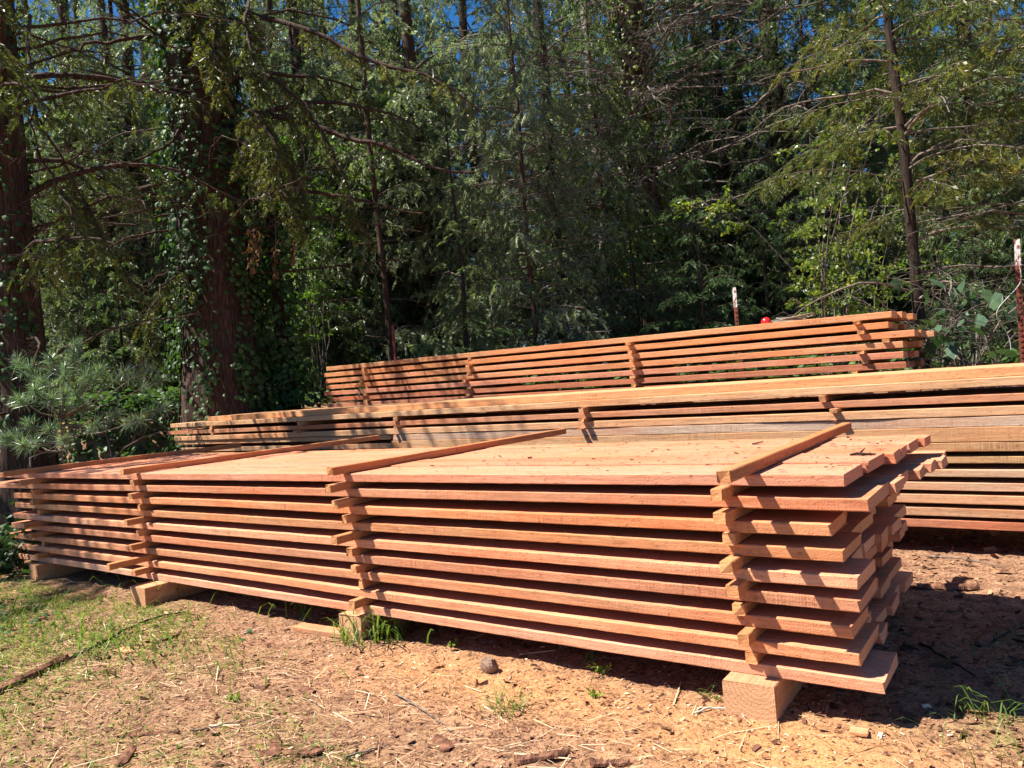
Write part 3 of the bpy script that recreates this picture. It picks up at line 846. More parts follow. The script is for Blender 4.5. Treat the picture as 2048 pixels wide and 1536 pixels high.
t2, ax2 = cedar('cedar_tree', l2, 'massive ivy-clad cedar with furrowed trunk behind the left end of the middle stack', 'tree', 'olive_leaf', 'bark',
                h=18, r0=.60, r1=.33, seed=22, z0=5.4, z1=17, top_thin=10, n_live=40, L_of=lambda z: 3.2, size=.25, dens=.17, tpl='fine', n_dead=22, dead_z=(2.5, 8), dead_L=(2.0, 4.2),
                droop=.9, sides=36, limb_r=.045, az_pref=(-1.0, .2), lean=(-.012, .0), dead_dir=(3.6, .45),
                limbs=[(rel(l2, [at(500, 225, 13), at(620, 242, 12.7), at(720, 288, 12.4), at(800, 300, 12.2), at(880, 345, 12), at(945, 342, 11.8)]), .055, 0),
                       (rel(l2, [at(510, 400, 13), at(570, 375, 12.6), at(680, 388, 12.3), at(760, 412, 12), at(850, 428, 11.8)]), .045, 0),
                       (rel(l2, [at(480, 20, 13), at(620, 60, 12.5), at(730, 120, 12), at(860, 150, 11.6), at(960, 220, 11.4)]), .05, 1.1),
                       (rel(l2, [at(480, 120, 13), at(590, 180, 12), at(680, 330, 11.6), at(740, 500, 11.4)]), .03, 1.0),
                       (rel(l2, [at(470, 260, 13), at(500, 300, 12.0), at(560, 370, 11.4), at(600, 460, 11.2)]), .03, .45),
                       (rel(l2, [at(470, 200, 13), at(520, 230, 11.8), at(560, 300, 11.2), at(530, 400, 11)]), .03, .45),
                       (rel(l2, [at(440, 0, 12.8), at(430, 40, 11.6), at(425, 110, 11.0), at(440, 190, 10.8)]), .03, .35),
                       (rel(l2, [at(500, 0, 12.8), at(490, 30, 11.6), at(500, 90, 11.0), at(520, 170, 10.8)]), .03, .35),
                       (rel(l2, [at(530, 250, 12.8), at(560, 290, 12.0), at(600, 380, 11.6), at(590, 460, 11.4)]), .03, .4),
                       (rel(l2, [at(400, 200, 13), at(330, 300, 12.3), at(240, 330, 12), at(130, 300, 11.8)]), .03, 0),
                       (rel(l2, [at(420, 500, 13), at(330, 560, 12.0), at(290, 640, 11.6), at(310, 720, 11.4)]), .022, .5),
                       (rel(l2, [at(400, 345, 13), at(300, 375, 12.6), at(210, 400, 12.2), at(130, 420, 12)]), .04, 0),
                       (rel(l2, [at(400, 60, 13), at(280, 75, 12.4), at(170, 90, 12), at(100, 115, 11.7)]), .045, 0),
                       (rel(l2, [at(400, 150, 13), at(330, 160, 12.4), at(230, 168, 12), at(110, 210, 11.7)]), .035, 0),
                       (rel(l2, [at(395, 445, 13), at(330, 460, 12.6), at(250, 475, 12.3), at(170, 520, 12)]), .03, 0)])
ivy_on(l2, ax2, 9, 9500, 'ivy sheathing the massive trunk behind the left end of the middle stack', 32, .12, bare=(-.5, .26), patch=-.2, size=(.04, .13), out_frac=.16, stems=16)

# --- ivy-draped broken snag right of it
l3 = ground_at(575, 13.6)
tmb, axs = trunk_mb(4.3, .13, .07, np.random.default_rng(5))
sn = empty('dead_tree', l3); tag(sn, 'dead stub of a tree smothered in ivy beside the massive cedar', 'tree')
wmb = MB(); rr_ = np.random.default_rng(6)
for i in range(9):
    lb = limb_curve((0, 0, 1 + i * .36), rr_.uniform(0, 6.28), .2, -.5, 1.6, 7, rr_, .15); wmb.tube(lb, np.linspace(.018, .005, 8), 5); twigs_on(lb, rr_, wmb, 7, .6)
tmb.join(wmb).build('trunk', M['bark_dark'], sn, True).data.materials.append(M['twig'])
ivy_on(l3, axs, 4.4, 2600, 'dense ivy column hanging on the dead stub beside the massive cedar', 33, .28, patch=-.4, size=(.06, .12), out_frac=.35)

# --- slimmer trees in the middle
lt = ground_at(783, 14.5)
cedar('cedar_tree', lt, 'slim reddish bare trunk left of the young cedar, behind the rear stack', 'tree', 'pale_leaf', 'bark', h=11, r0=.07, seed=41, z0=3.4, z1=10, n_live=34,
      L_of=lambda z: 1.5, size=.26, dens=.22, tpl='mid', n_dead=8, dead_z=(1, 4), dead_L=(.5, 1.2), sides=10, r1=.04)
l5 = ground_at(940, 13.0)
cedar('young_cedar', l5, 'young green cedar with thin straight stem behind the left half of the rear stack', 'tree', 'cedar_leaf', 'bark_dark', h=5.6, r0=.05, seed=42, z0=.35, z1=5.5, n_live=46,
      L_of=lambda z: 1.55 * (1 - z / 6.6), size=.20, dens=.12, tpl='fine', droop=.45, sides=8, r1=.012, sub_len=.42, limb_r=.02)
l6 = ground_at(1138, 15)
t6, ax6 = cedar('dead_cedar', l6, 'dark slender trunk bristling with bare dead twigs behind the rear stack', 'tree', 'cedar_leaf', 'bark_dark', h=12, r0=.12, r1=.08, seed=43, z0=4.2, z1=12, n_live=30,
      L_of=lambda z: 1.8, size=.25, dens=.22, tpl='mid', n_dead=64, dead_z=(.8, 7), dead_L=(.8, 2.2), sides=12, branch_mat='twig', twig_n=11)
ivy_on(l6, ax6, 5, 500, 'thin ivy on the dark slender trunk with bare twigs', 34, .06, patch=.1)
l7 = ground_at(1232, 21)
cedar('pale_tree', l7, 'pale grey sunlit trunk seen through gaps left of the ivy-hung cedar', 'tree', 'cedar_leaf', 'bark_pale', h=18, r0=.17, r1=.13, seed=44, z0=10, z1=18, n_live=20, L_of=lambda z: 2.2,
      size=.35, dens=.3, tpl='far', n_dead=14, dead_z=(5, 12), dead_L=(1, 2.2), sides=12, branch_mat='twig')
l8 = ground_at(1322, 18)
t8, ax8 = cedar('cedar_tree', l8, 'tall cedar with yellow-green ivy on its upper trunk and long bare arching branches', 'tree', 'dark_leaf', 'bark', h=18, r0=.36, r1=.26, seed=45, z0=8.2, z1=17, n_live=24,
      L_of=lambda z: 2.6, size=.34, dens=.26, tpl='mid', n_dead=80, dead_z=(3.5, 11), dead_L=(2.6, 5.4), sides=20, branch_mat='twig', twig_n=11, dead_dir=(-1.3, .6),
               limbs=[(rel(l8, [at(1290, 110, 18), at(1190, 90, 17), at(1120, 70, 16.4), at(1050, 20, 16)]), .04, 0), (rel(l8, [at(1290, 160, 18), at(1200, 75, 17), at(1150, 80, 16.6), at(1110, 60, 16.2)]), .035, 0),
                      (rel(l8, [at(1345, 230, 18), at(1420, 250, 17), at(1500, 225, 16), at(1570, 150, 15.6), at(1640, 110, 15.2)]), .05, 0), (rel(l8, [at(1345, 150, 18), at(1430, 150, 17.2), at(1540, 110, 16.4), at(1600, 60, 16)]), .04, 0),
                      (rel(l8, [at(1345, 300, 18), at(1430, 330, 17), at(1520, 320, 16.4), at(1600, 290, 16)]), .035, 0), (rel(l8, [at(1290, 260, 18), at(1180, 290, 17), at(1080, 250, 16.5), at(980, 255, 16)]), .035, 0),
                      (rel(l8, [at(1290, 30, 18), at(1180, 20, 17), at(1080, 60, 16.5), at(960, 95, 16)]), .035, 0), (rel(l8, [at(1345, 20, 18), at(1440, 5, 17), at(1560, 20, 16), at(1650, 0, 15.6)]), .05, 0)])
ivy_on(l8, ax8, 11.5, 3200, 'yellowing ivy on the upper trunk of the tall cedar with arching bare branches', 35, .13, z0=2.5, size=(.08, .15), patch=-.1, leaf='yellow_leaf', out_frac=.1)
l9 = ground_at(1592, 17)
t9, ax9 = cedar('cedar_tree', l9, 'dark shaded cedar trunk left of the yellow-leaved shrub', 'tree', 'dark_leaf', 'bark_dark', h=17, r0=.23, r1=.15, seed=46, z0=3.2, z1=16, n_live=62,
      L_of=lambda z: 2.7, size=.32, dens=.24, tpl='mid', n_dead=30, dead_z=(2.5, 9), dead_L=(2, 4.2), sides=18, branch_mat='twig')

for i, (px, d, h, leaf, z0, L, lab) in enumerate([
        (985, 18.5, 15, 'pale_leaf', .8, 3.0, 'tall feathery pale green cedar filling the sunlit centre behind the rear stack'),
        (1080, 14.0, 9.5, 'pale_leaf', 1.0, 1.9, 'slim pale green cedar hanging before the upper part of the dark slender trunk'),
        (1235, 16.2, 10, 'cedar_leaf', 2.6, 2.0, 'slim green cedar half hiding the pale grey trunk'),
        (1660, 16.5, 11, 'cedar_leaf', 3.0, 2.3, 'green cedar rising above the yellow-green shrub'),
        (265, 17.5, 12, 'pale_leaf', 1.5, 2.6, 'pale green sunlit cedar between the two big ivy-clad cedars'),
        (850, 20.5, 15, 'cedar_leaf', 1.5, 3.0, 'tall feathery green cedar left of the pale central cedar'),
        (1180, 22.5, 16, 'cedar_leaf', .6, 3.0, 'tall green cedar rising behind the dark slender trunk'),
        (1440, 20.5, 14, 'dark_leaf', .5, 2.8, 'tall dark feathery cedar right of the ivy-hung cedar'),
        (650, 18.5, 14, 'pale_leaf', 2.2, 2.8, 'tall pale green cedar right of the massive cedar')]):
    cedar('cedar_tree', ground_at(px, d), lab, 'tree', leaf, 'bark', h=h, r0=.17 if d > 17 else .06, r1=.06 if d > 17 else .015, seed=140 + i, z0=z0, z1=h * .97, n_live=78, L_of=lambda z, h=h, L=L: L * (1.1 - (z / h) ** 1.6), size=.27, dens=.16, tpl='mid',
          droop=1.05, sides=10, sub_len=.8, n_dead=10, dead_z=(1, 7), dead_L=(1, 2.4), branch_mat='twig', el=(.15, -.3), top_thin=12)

# --- young cedars before them, shade put into their dark foliage colour
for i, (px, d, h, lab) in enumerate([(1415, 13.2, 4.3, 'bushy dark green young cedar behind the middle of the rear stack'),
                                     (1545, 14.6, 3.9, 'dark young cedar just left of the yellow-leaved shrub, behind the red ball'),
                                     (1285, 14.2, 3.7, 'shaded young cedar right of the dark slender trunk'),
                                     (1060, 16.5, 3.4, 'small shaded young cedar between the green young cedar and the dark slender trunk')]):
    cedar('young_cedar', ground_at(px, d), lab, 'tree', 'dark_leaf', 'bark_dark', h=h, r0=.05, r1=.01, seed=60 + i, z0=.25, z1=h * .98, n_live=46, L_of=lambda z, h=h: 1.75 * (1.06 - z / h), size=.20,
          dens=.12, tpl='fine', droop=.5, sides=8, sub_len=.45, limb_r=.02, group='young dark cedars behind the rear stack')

# --- the olive-gold cedar at the right
lr = ground_at(1838, 8.75)
cedar('cedar_tree', lr, 'olive-gold cedar with thin dark trunk standing beside the right end of the rear stack', 'tree', 'gold_leaf', 'bark_dark', h=8.5, r0=.066, r1=.036, seed=51, z0=1.9, z1=8.3, n_live=52,
      L_of=lambda z: 2.1 * (1.12 - z / 9.5), size=.20, dens=.105, tpl='fine', droop=.65, sides=14, n_dead=16, dead_z=(.6, 4.5), dead_L=(.8, 2.0), branch_mat='twig', sub_len=.45, limb_r=.016, lean=(-.006, 0), el=(.12, -.30), twig_n=6)
lr2 = ground_at(2190, 8.2)
cedar('cedar_tree', lr2, 'golden cedar reaching into the upper right corner from beyond the right edge', 'tree', 'gold_leaf', 'bark', h=9, r0=.12, r1=.05, seed=52, z0=2.4, z1=8.8, n_live=44,
      L_of=lambda z: 2.5 * (1.15 - z / 10), size=.2, dens=.14, tpl='fine', droop=.8, sides=12, n_dead=14, dead_z=(.8, 4), dead_L=(1, 2.4), branch_mat='twig', sub_len=.5, limb_r=.02, el=(.2, -.35))

# --- yellow-green leafy shrub
LEAF = (np.array([(0, 0, 0), (.3, -.3, -.02), (.7, -.22, -.06), (1, 0, -.12), (.7, .22, -.06), (.3, .3, -.02)]), np.array([(0, 1, 2, 5), (5, 2, 3, 4)]))
def leafy(name, loc, label, cat, leaf, h, n_stem, L, n_leaf, size, seed, el=(1.35, .5), stem_r=.012, up=.5, hang=.0, z0=0, group=None, bark='twig', spread=.3):
    rng = np.random.default_rng(seed)
    root = empty(name, loc); tag(root, label, cat, group)
    wood = MB(); P, A = [], []
    for i in range(n_stem):
        az = rng.uniform(0, 6.283)
        lb = limb_curve((rng.normal(0, spread * .3), rng.normal(0, spread * .3), z0), az, el[0] + rng.normal(0, .1), el[1] + rng.normal(0, .35), h * rng.uniform(.7, 1.1), 10, rng, .1)
        wood.tube(lb, np.linspace(stem_r, stem_r * .3, len(lb)), 5)
        for q in range(12):
            t = rng.uniform(2, len(lb) - 1.01); j = int(t); p = lb[j] + (lb[j + 1] - lb[j]) * (t - j)
            tw = limb_curve(p, rng.uniform(0, 6.283), rng.uniform(-.2, .7), rng.uniform(-.6 - hang, .1), L * rng.uniform(.5, 1.2), 4, rng, .2)
            wood.tube(tw, np.linspace(stem_r * .35, stem_r * .12, len(tw)), 3)
            m = int(n_leaf / (n_stem * 12))
            s = rng.uniform(.4, len(tw) - 1.01, m); jj = s.astype(int)
            pp = tw[jj] + (tw[jj + 1] - tw[jj]) * (s - jj)[:, None]
            P.append(pp + rng.normal(0, size * .35, (m, 3))); A.append(rng.normal(0, .7, (m, 3)) + np.array([0, 0, -.35]))
    wood.build('stems', M[bark], root, True)
    P, A = np.concatenate(P), np.concatenate(A)
    mb = MB(); instance(mb, LEAF, P, A, size * rng.uniform(.6, 1.2, len(P)), np.clip(rng.normal(.42, .26, len(P)), 0, 1), up, rng)
    mb.build('leaves', M[leaf], root)
    return root

leafy('leafy_shrub', ground_at(1665, 11.8), 'sunlit yellow-green leafy shrub left of the olive-gold cedar trunk', 'shrub', 'yellow_leaf', 5.0, 8, .8, 3600, .075, 71, el=(1.5, .9), stem_r=.016)
leafy('leafy_shrub', ground_at(1745, 13.5), 'tall sunlit green shrub just behind the olive-gold cedar', 'shrub', 'yellow_leaf', 4.2, 6, .9, 2400, .075, 72, el=(1.5, .8))
leafy('ivy_bush', tuple(np.array(ground_at(838, 12.6))), 'rounded glossy ivy bush above the left half of the rear stack', 'ivy', 'ivy_leaf', 1.15, 10, .35, 1500, .10, 73, el=(1.2, .0), up=.6)
leafy('leafy_vine', ground_at(1975, 7.9), 'broad-leaved vine around the rusty post with white top at the right edge', 'vine', 'broad_leaf', 1.7, 5, .45, 70, .17, 74, el=(1.4, .2), up=.35, stem_r=.01)
leafy('leafy_vine', ground_at(1868, 7.9), 'broad-leaved vine low beside the olive-gold cedar trunk', 'vine', 'broad_leaf', 1.3, 4, .4, 60, .17, 75, el=(1.4, .3), up=.35, stem_r=.008)
leafy('green_sapling', ground_at(640, 15.5), 'bright green broadleaf sapling lit by sun right of the massive cedar', 'sapling', 'green_leaf', 6.2, 7, 1.1, 4200, .085, 76, el=(1.52, 1.1))

# tangled dead stem bundle left of the rusty post
ls = ground_at(1938, 8.2)
tang = MB(); rg = np.random.default_rng(8)
for i in range(16):
    lb = limb_curve((rg.normal(0, .05), rg.normal(0, .05), -.1), rg.uniform(0, 6.28), 1.45, rg.uniform(-.3, 1.3), rg.uniform(1.0, 2.0), 10, rg, .16)
    tang.tube(lb, np.linspace(.016, .004, 11), 5); twigs_on(lb, rg, tang, 5, .4, .003)
tag(tang.build('dead_shrub', M['twig'], None, True), 'tangle of bare grey vine stems between the olive-gold cedar and the rusty post', 'shrub').location = ls

# --- pine sapling, lower left
def pine(loc, label, seed, tips):
    rng = np.random.default_rng(seed)
    root = empty('pine_sapling', loc); tag(root, label, 'sapling')
    wood, nd = MB(), MB()
    stem = limb_curve((0, 0, -.1), 0, 1.5, 1.5, 1.75, 6, rng, .05)
    wood.tube(stem, np.linspace(.022, .008, 7), 6)
    NEED = (np.array([(0, -.012, 0), (.55, -.014, -.03), (1, 0, -.12), (.55, .014, -.03), (0, .012, 0)]), np.array([(0, 1, 3, 4), (1, 2, 3, 3)]))
    NEED = (np.array([(0, -.016, 0), (0, .016, 0), (.6, .018, -.04), (.6, -.018, -.04), (1, .002, -.13), (1, -.002, -.13)]), np.array([(0, 3, 2, 1), (3, 5, 4, 2)]))
    P, A = [], []
    for tp in tips:
        tp = np.asarray(tp) - np.asarray(loc)
        zz = np.clip(tp[2] - .12, .1, 1.6); s0 = np.array([np.interp(zz, stem[:, 2], stem[:, 0]), np.interp(zz, stem[:, 2], stem[:, 1]), zz])
        br = np.array([s0, s0 + (tp - s0) * .5 + [0, 0, -.05], tp]); wood.tube(br, [.009, .007, .004], 4)
        d = nrm(br[2] - br[1])
        for t in np.linspace(.62, 1.0, 4):
            p = br[1] + (br[2] - br[1]) * t
            m = 34 if t < .99 else 60
            v = nrm(rng.normal(0, 1, (m, 3)) + d * (.9 if t < .99 else .8))
            P.append(np.repeat(p[None], m, 0) + v * .004); A.append(v)
    P, A = np.concatenate(P), np.concatenate(A)
    instance(nd, NEED, P, A, rng.uniform(.10, .17, len(P)), np.clip(rng.normal(.5, .2, len(P)), 0, 1), .8, rng)
    wood.build('stem', M['twig'], root, True); nd.build('needles', M['pine_needle'], root)
    return root
pt = [(60, 735), (100, 720), (150, 690), (130, 735), (175, 745), (35, 725), (70, 780), (40, 800), (100, 800), (130, 790), (85, 765), (155, 800), (60, 850), (25, 870), (100, 860), (130, 880), (70, 885), (10, 875), (45, 890), (165, 815),
      (200, 740), (250, 745), (290, 740), (330, 815), (230, 830), (280, 840), (190, 850), (320, 760)]
pine(ground_at(115, 8.8), 'pine sapling with long bluish needles at the left above the nearest stack', 81, [at(x, y, 8.7 + random.uniform(-.35, .35)) for x, y in pt])

# --- background forest: a few crowns shared by many trees
protos = []
spec = [(20, .19, .8, 3.2, 'cedar_leaf', 'bark'), (22, .22, .7, 3.5, 'pale_leaf', 'bark'), (17, .15, .5, 2.9, 'dark_leaf', 'bark_dark'), (24, .24, 2.0, 3.6, 'pale_leaf', 'bark_red'), (13, .13, .3, 3.0, 'cedar_leaf', 'bark_dark'),
        (21, .2, 2.0, 3.6, 'pale_leaf', 'bark'), (20, .2, 1.5, 3.6, 'cedar_leaf', 'bark_dark')]
for i, (h, r, z0, L, leaf, bark) in enumerate(spec):
    tmb, wood, crown, ax = cedar_parts(h=h, r0=r, seed=200 + i, z0=z0, z1=h * .985, n_live=int(h * 5.2), L_of=lambda z, h=h, L=L: L * (1.08 - (z / h) ** 1.4), size=.36, dens=.21, tpl='mid', droop=.8, sides=10,
                                       sub_len=.9, n_dead=14, dead_z=(1, 6), dead_L=(1, 2.8), el=(.1, -.35), top_thin=9 if i < 5 else 0)
    ms = []
    for nm, mb, mt, sm in (('trunk', tmb.join(wood), bark, True), ('crown', crown, leaf, False)):
        me = mb.mesh(nm, sm); me.materials.append(M[mt]); ms.append((nm, me))
        if nm == 'trunk': me.materials.append(M['twig'])
    protos.append(ms)

DIST_LABEL = {0: 'green forest cedar standing in the wooded background behind the stacks', 1: 'pale silvery-green forest cedar in the wooded background behind the stacks', 2: 'narrow dark forest cedar in the wooded background behind the stacks',
              3: 'tall forest cedar with reddish trunk in the wooded background behind the stacks', 4: 'low-branched green forest cedar in the wooded background behind the stacks'}
DIST_GROUP = ['green background cedars', 'silvery background cedars', 'dark background cedars', 'red-trunked background cedars', 'low-branched background cedars']
def forest_tree(k, px, d, s=1.0, label=None):
    pk = k
    if d >= 25 and px > 430: pk = 5 if k in (1, 3) else 6
    x, y, z = ground_at(px, d)
    root = empty('forest_cedar', (x, y, z - .1))
    root.rotation_euler = (random.uniform(-.02, .02), random.uniform(-.02, .02), random.uniform(0, 6.28))
    root.scale = (s, s, s * random.uniform(.9, 1.1))
    tag(root, label or DIST_LABEL[k], 'tree', DIST_GROUP[k])
    for nm, me in protos[pk]:
        link(nm, me, root)
    return root

layout = [
    (0, 170, 17), (4, 250, 19), (1, 90, 22), (0, 330, 24), (4, 380, 30), (1, 210, 30),
    (1, 600, 21), (0, 700, 19), (4, 690, 25), (1, 880, 18.5), (4, 800, 27), (1, 560, 30),
    (2, 1420, 23), (0, 1500, 27), (4, 1390, 33), (2, 1540, 20),
    (0, 1700, 22), (4, 1790, 19), (2, 1880, 24), (0, 1960, 17), (4, 2050, 20), (4, 2140, 15),
    (4, 120, 20), (1, 300, 18), (4, 190, 24), (0, 420, 23), (2, 90, 27), (4, 280, 27), 
    (4, 640, 18.5), (1, 760, 22), (0, 820, 24), (4, 900, 27), (2, 560, 24), (1, 690, 31), (0, 600, 37), (4, 850, 35), 
    (4, 1200, 27), (1, 1060, 29), (0, 1270, 24), (0, 1340, 26), (2, 1470, 19.5), (0, 1750, 27), (4, 1920, 26), (0, 2020, 28), (2, 2110, 22), (4, 2200, 28), 
    (1, 460, 36), (2, 2000, 36), (2, 300, 40), (4, 740, 42),
]
for k, px, d in layout:
    forest_tree(k, px + random.uniform(-15, 15), d, random.uniform(.85, 1.1))

# understory: ivy ground cover and saplings along the edge
def ground_leaves(name, label, n, fn, size, leaf, seed, up=.5, tpl=IVY, lift=(.02, .12), kind='stuff'):
    rng = np.random.default_rng(seed)
    xy = fn(rng, n)
    z = ground_h(xy[:, 0], xy[:, 1]) + rng.uniform(lift[0], lift[1], len(xy))
    P = np.column_stack([xy, z])
    az = rng.uniform(0, 6.283, len(xy))
    A = np.column_stack([np.cos(az), np.sin(az), rng.uniform(-.5, .3, len(xy))])
    mb = MB(); instance(mb, tpl, P, A, rng.uniform(size[0], size[1], len(P)), np.clip(rng.normal(.45, .22, len(P)), 0, 1), up, rng)
    o = mb.build(name, M[leaf])
    tag(o, label, None, None, kind)
    return o

def patch_pts(cs):
    def fn(rng, n):
        out = []
        for (cx, cy, sx, sy, w) in cs:
            m = int(n * w); out.append(np.column_stack([rng.normal(cx, sx, m), rng.normal(cy, sy, m)]))
        return np.concatenate(out)
    return fn

def forest_floor(rng, n):
    px = rng.uniform(-200, 2300, n); d = rng.uniform(10.5, 26, n)
    p = np.array([at(a, horizon(a), b)[:2] for a, b in zip(px, d)])
    return p[(p[:, 1] > 9.4) | ((p[:, 0] < -11.4) & (p[:, 1] > 5.8))]
ground_leaves('undergrowth', 'ivy and low plants covering the forest floor behind the stacks', 16000, forest_floor, (.08, .17), 'ivy_leaf', 91, .6, lift=(.02, .5))
ground_leaves('ground_ivy', 'ivy leaves carpeting the ground beyond the left end of the stacks', 11000,
              patch_pts([(-12.6, 6.0, .9, .9, .5), (-11.6, 5.0, .8, .8, .3), (-10.6, 3.4, .5, .5, .15), (-9.6, 2.9, .35, .3, .1)]), (.06, .12), 'ivy_leaf', 92, .5, lift=(.02, .35))

lab_b = ['leafy ivy mound left of the pine sapling', 'ivy mound below the massive cedar, by the left end of the middle stack', 'ivy clump at the far left end of the nearest stack']
for i, (px, d, h, n, lab) in enumerate([(20, 11.5, 1.0, 900, lab_b[0]), (330, 12.2, .9, 1200, lab_b[1]), (12, 7.9, .9, 420, lab_b[2])]):
    p = at(px, horizon(px), d)
    leafy('ivy_bush', (p[0], p[1], gz(p[0], p[1])), lab, 'ivy', 'ivy_leaf', h, 8, .35, n, .09, 300 + i, el=(1.2, .1), up=.5, stem_r=.008)

for i, (px, d, h, lab) in enumerate([(255, 14.5, 3.2, 'green understory cedar sapling between the two big ivy-clad cedars'), (160, 16.5, 4.0, 'taller understory cedar sapling right of the left edge trunk'),
                                     (345, 16, 3.6, 'understory cedar sapling just left of the massive cedar'), (680, 16.5, 3.0, 'understory cedar sapling above the left end of the rear stack'),
                                     (1700, 15.5, 3.0, 'understory cedar sapling behind the yellow-leaved shrub'), (1960, 12.5, 3.0, 'understory cedar sapling behind the rusty post at the right')]):
    cedar('cedar_sapling', ground_at(px, d), lab, 'tree', ['cedar_leaf', 'pale_leaf', 'dark_leaf'][i % 3], 'bark_dark', h=h, r0=.04, r1=.01, seed=400 + i, z0=.2, z1=h * .98, n_live=34,
          L_of=lambda z, h=h: 1.5 * (1.1 - z / h), size=.24, dens=.15, tpl='mid', droop=.5, sides=8, sub_len=.45, limb_r=.02, group='understory cedar saplings')

# ------------------------------------------------------------------ fence posts, cord, red ball, rope
def t_post(px, py, d, label, lean, tip='paint'):
    top = at(px, py, d); x, y = top[0], top[1]; g = gz(x, y) - .1; h = top[2] - g
    root = empty('fence_post', (x, y, g)); root.rotation_euler = (0, lean, 0)
    tag(root, label, 'post', 'rusty steel fence posts')
    def tee(z0, z1, k):
        mb = MB(); w, t, s = .024 * k, .005 * k, .026 * k
        pr = [(-w, -t), (w, -t), (w, t), (t, t), (t, s), (-t, s), (-t, t), (-w, t)]
        v = [(a, b, z) for z in (z0, z1) for a, b in pr]; n = 8
        mb.add(v, [(i, (i + 1) % n, n + (i + 1) % n, n + i) for i in range(n)] + [(8, 9, 10, 15), (15, 10, 11, 14), (14, 11, 12, 13)])
        return mb
    st = tee(0, h - .26, 1)
    for z in np.arange(.2, h - .3, .055):
        st.add([(a, b, c) for c in (z, z + .018) for a, b in ((-.01, -.013), (.01, -.013), (.01, -.005), (-.01, -.005))], [(0, 1, 2, 3), (4, 5, 6, 7), (0, 1, 5, 4), (1, 2, 6, 5), (3, 0, 4, 7)])
    st.build('stake', M['rust'], root)
    tee(h - .26, h, 1.03).build('painted_tip' if tip == 'paint' else 'tip', M[tip], root)
    return root
t_post(2022, 480, 7.5, 'tall rusty steel fence post with chipped white top at the right edge', .03)
t_post(1468, 575, 9.9, 'rusty fence post with white top rising behind the rear stack, left of the red ball', 0)
t_post(785, 650, 12.4, 'dull rusty steel fence post beside the ivy bush behind the rear stack', .0, 'rust')
cd = MB()
pts = [at(2030, 500, 7.45), at(2046, 555, 7.4), at(2036, 575, 7.4), at(2010, 600, 7.4), at(1993, 620, 7.4), at(1993, 637, 7.4), at(2006, 655, 7.45), at(2020, 675, 7.45), at(2022, 700, 7.45)]
pts = np.array(pts)
tt = np.linspace(0, 1, 30); cp = np.stack([np.interp(tt, np.linspace(0, 1, len(pts)), pts[:, a]) for a in range(3)], -1)
for _ in range(3): cp[1:-1] = .5 * cp[1:-1] + .25 * (cp[:-2] + cp[2:])
cd.tube(cp, .0045, 6)
tag(cd.build('cord', M['cord'], None, True), 'pale looping cord hanging by the rusty post at the right edge', 'cord')

pb = at(1547, 634, 9.0)
zt = z3(ZT3, pb[0])
bm = MB()
th = np.linspace(0, math.pi, 13); ph = np.arange(20) * 2 * math.pi / 20
bm.tube(np.array([(0, 0, -.058 * math.cos(t)) for t in th]), [max(.0008, .058 * math.sin(t)) for t in th], 20)
bo = empty('red_ball', (pb[0], 8.85, zt + .058)); tag(bo, 'small shiny red ball on top of the rear stack', 'ball')
bm.build('shell', M['red'], bo, True)
nb = MB(); nb.tube(np.array([(.05, 0, -.01), (.10, .01, -.03), (.19, .0, -.05)]), [.012, .01, .01], 6, True); nb.build('stem', M['bark_dark'], bo, True)
rp = MB(); rg = np.random.default_rng(3)
for i in range(5):
    a = np.linspace(0, 6.5, 40); rr = .10 + .03 * rg.random()
    rp.tube(np.column_stack([rr * 1.7 * np.cos(a + i) + rg.normal(0, .02), rr * np.sin(a + i), .013 + .018 * i + .012 * np.sin(a * 2 + i)]), .012, 6)
px_ = at(1592, 630, 9.0)
tag(rp.build('rope_coil', M['rope'], None, True), 'weathered grey rope coil on top of the rear stack beside the red ball', 'rope').location = (px_[0] + .02, 8.95, z3(ZT3, px_[0]) + .004)

# ------------------------------------------------------------------ dead leaf clusters hanging from the big cedar
for i, (x, y0, y1, lab) in enumerate([(508, 455, 545, 'largest cluster of dry brown leaves hanging right of the massive trunk'), (552, 475, 560, 'slender cluster of dry brown leaves hanging between two others right of the massive trunk'),
                                      (590, 480, 540, 'rightmost cluster of dry brown leaves hanging right of the massive trunk')]):
    p0, p1 = at(x, y0, 11.5), at(x - 4, y1, 11.5)
    rg = np.random.default_rng(90 + i)
    root = empty('dead_leaf_cluster', tuple(p0)); tag(root, lab, 'dry leaves', 'dry leaf clusters on the massive cedar')
    w = MB(); w.tube(np.array([(0, 0, .75), (.02, 0, .4), (0, 0, 0), p1 - p0]), [.006, .005, .004, .002], 4); w.build('twig', M['twig'], root)
    n = [90, 34, 26][i]; t = rg.random(n); P = (p1 - p0)[None] * t[:, None] + rg.normal(0, [.05, .028, .03][i], (n, 3)) * [1, 1, .4]
    mb = MB(); instance(mb, (LEAF[0] * np.array([1, .55, 1]), LEAF[1]), P, rg.normal(0, .45, (n, 3)) + [0, 0, -1], rg.uniform(.05, .11, n), rg.uniform(.2, .8, n), 1.0, rg); mb.build('leaves', M['dead_leaf'], root)

# ------------------------------------------------------------------ ground clutter
def in_front(rng, n, ylo=1.1, yhi=3.6, xlo=-8.5, xhi=.6):
    return np.column_stack([rng.uniform(xlo, xhi, n), rng.uniform(ylo, yhi, n)])

rg = np.random.default_rng(17)
lit = MB()
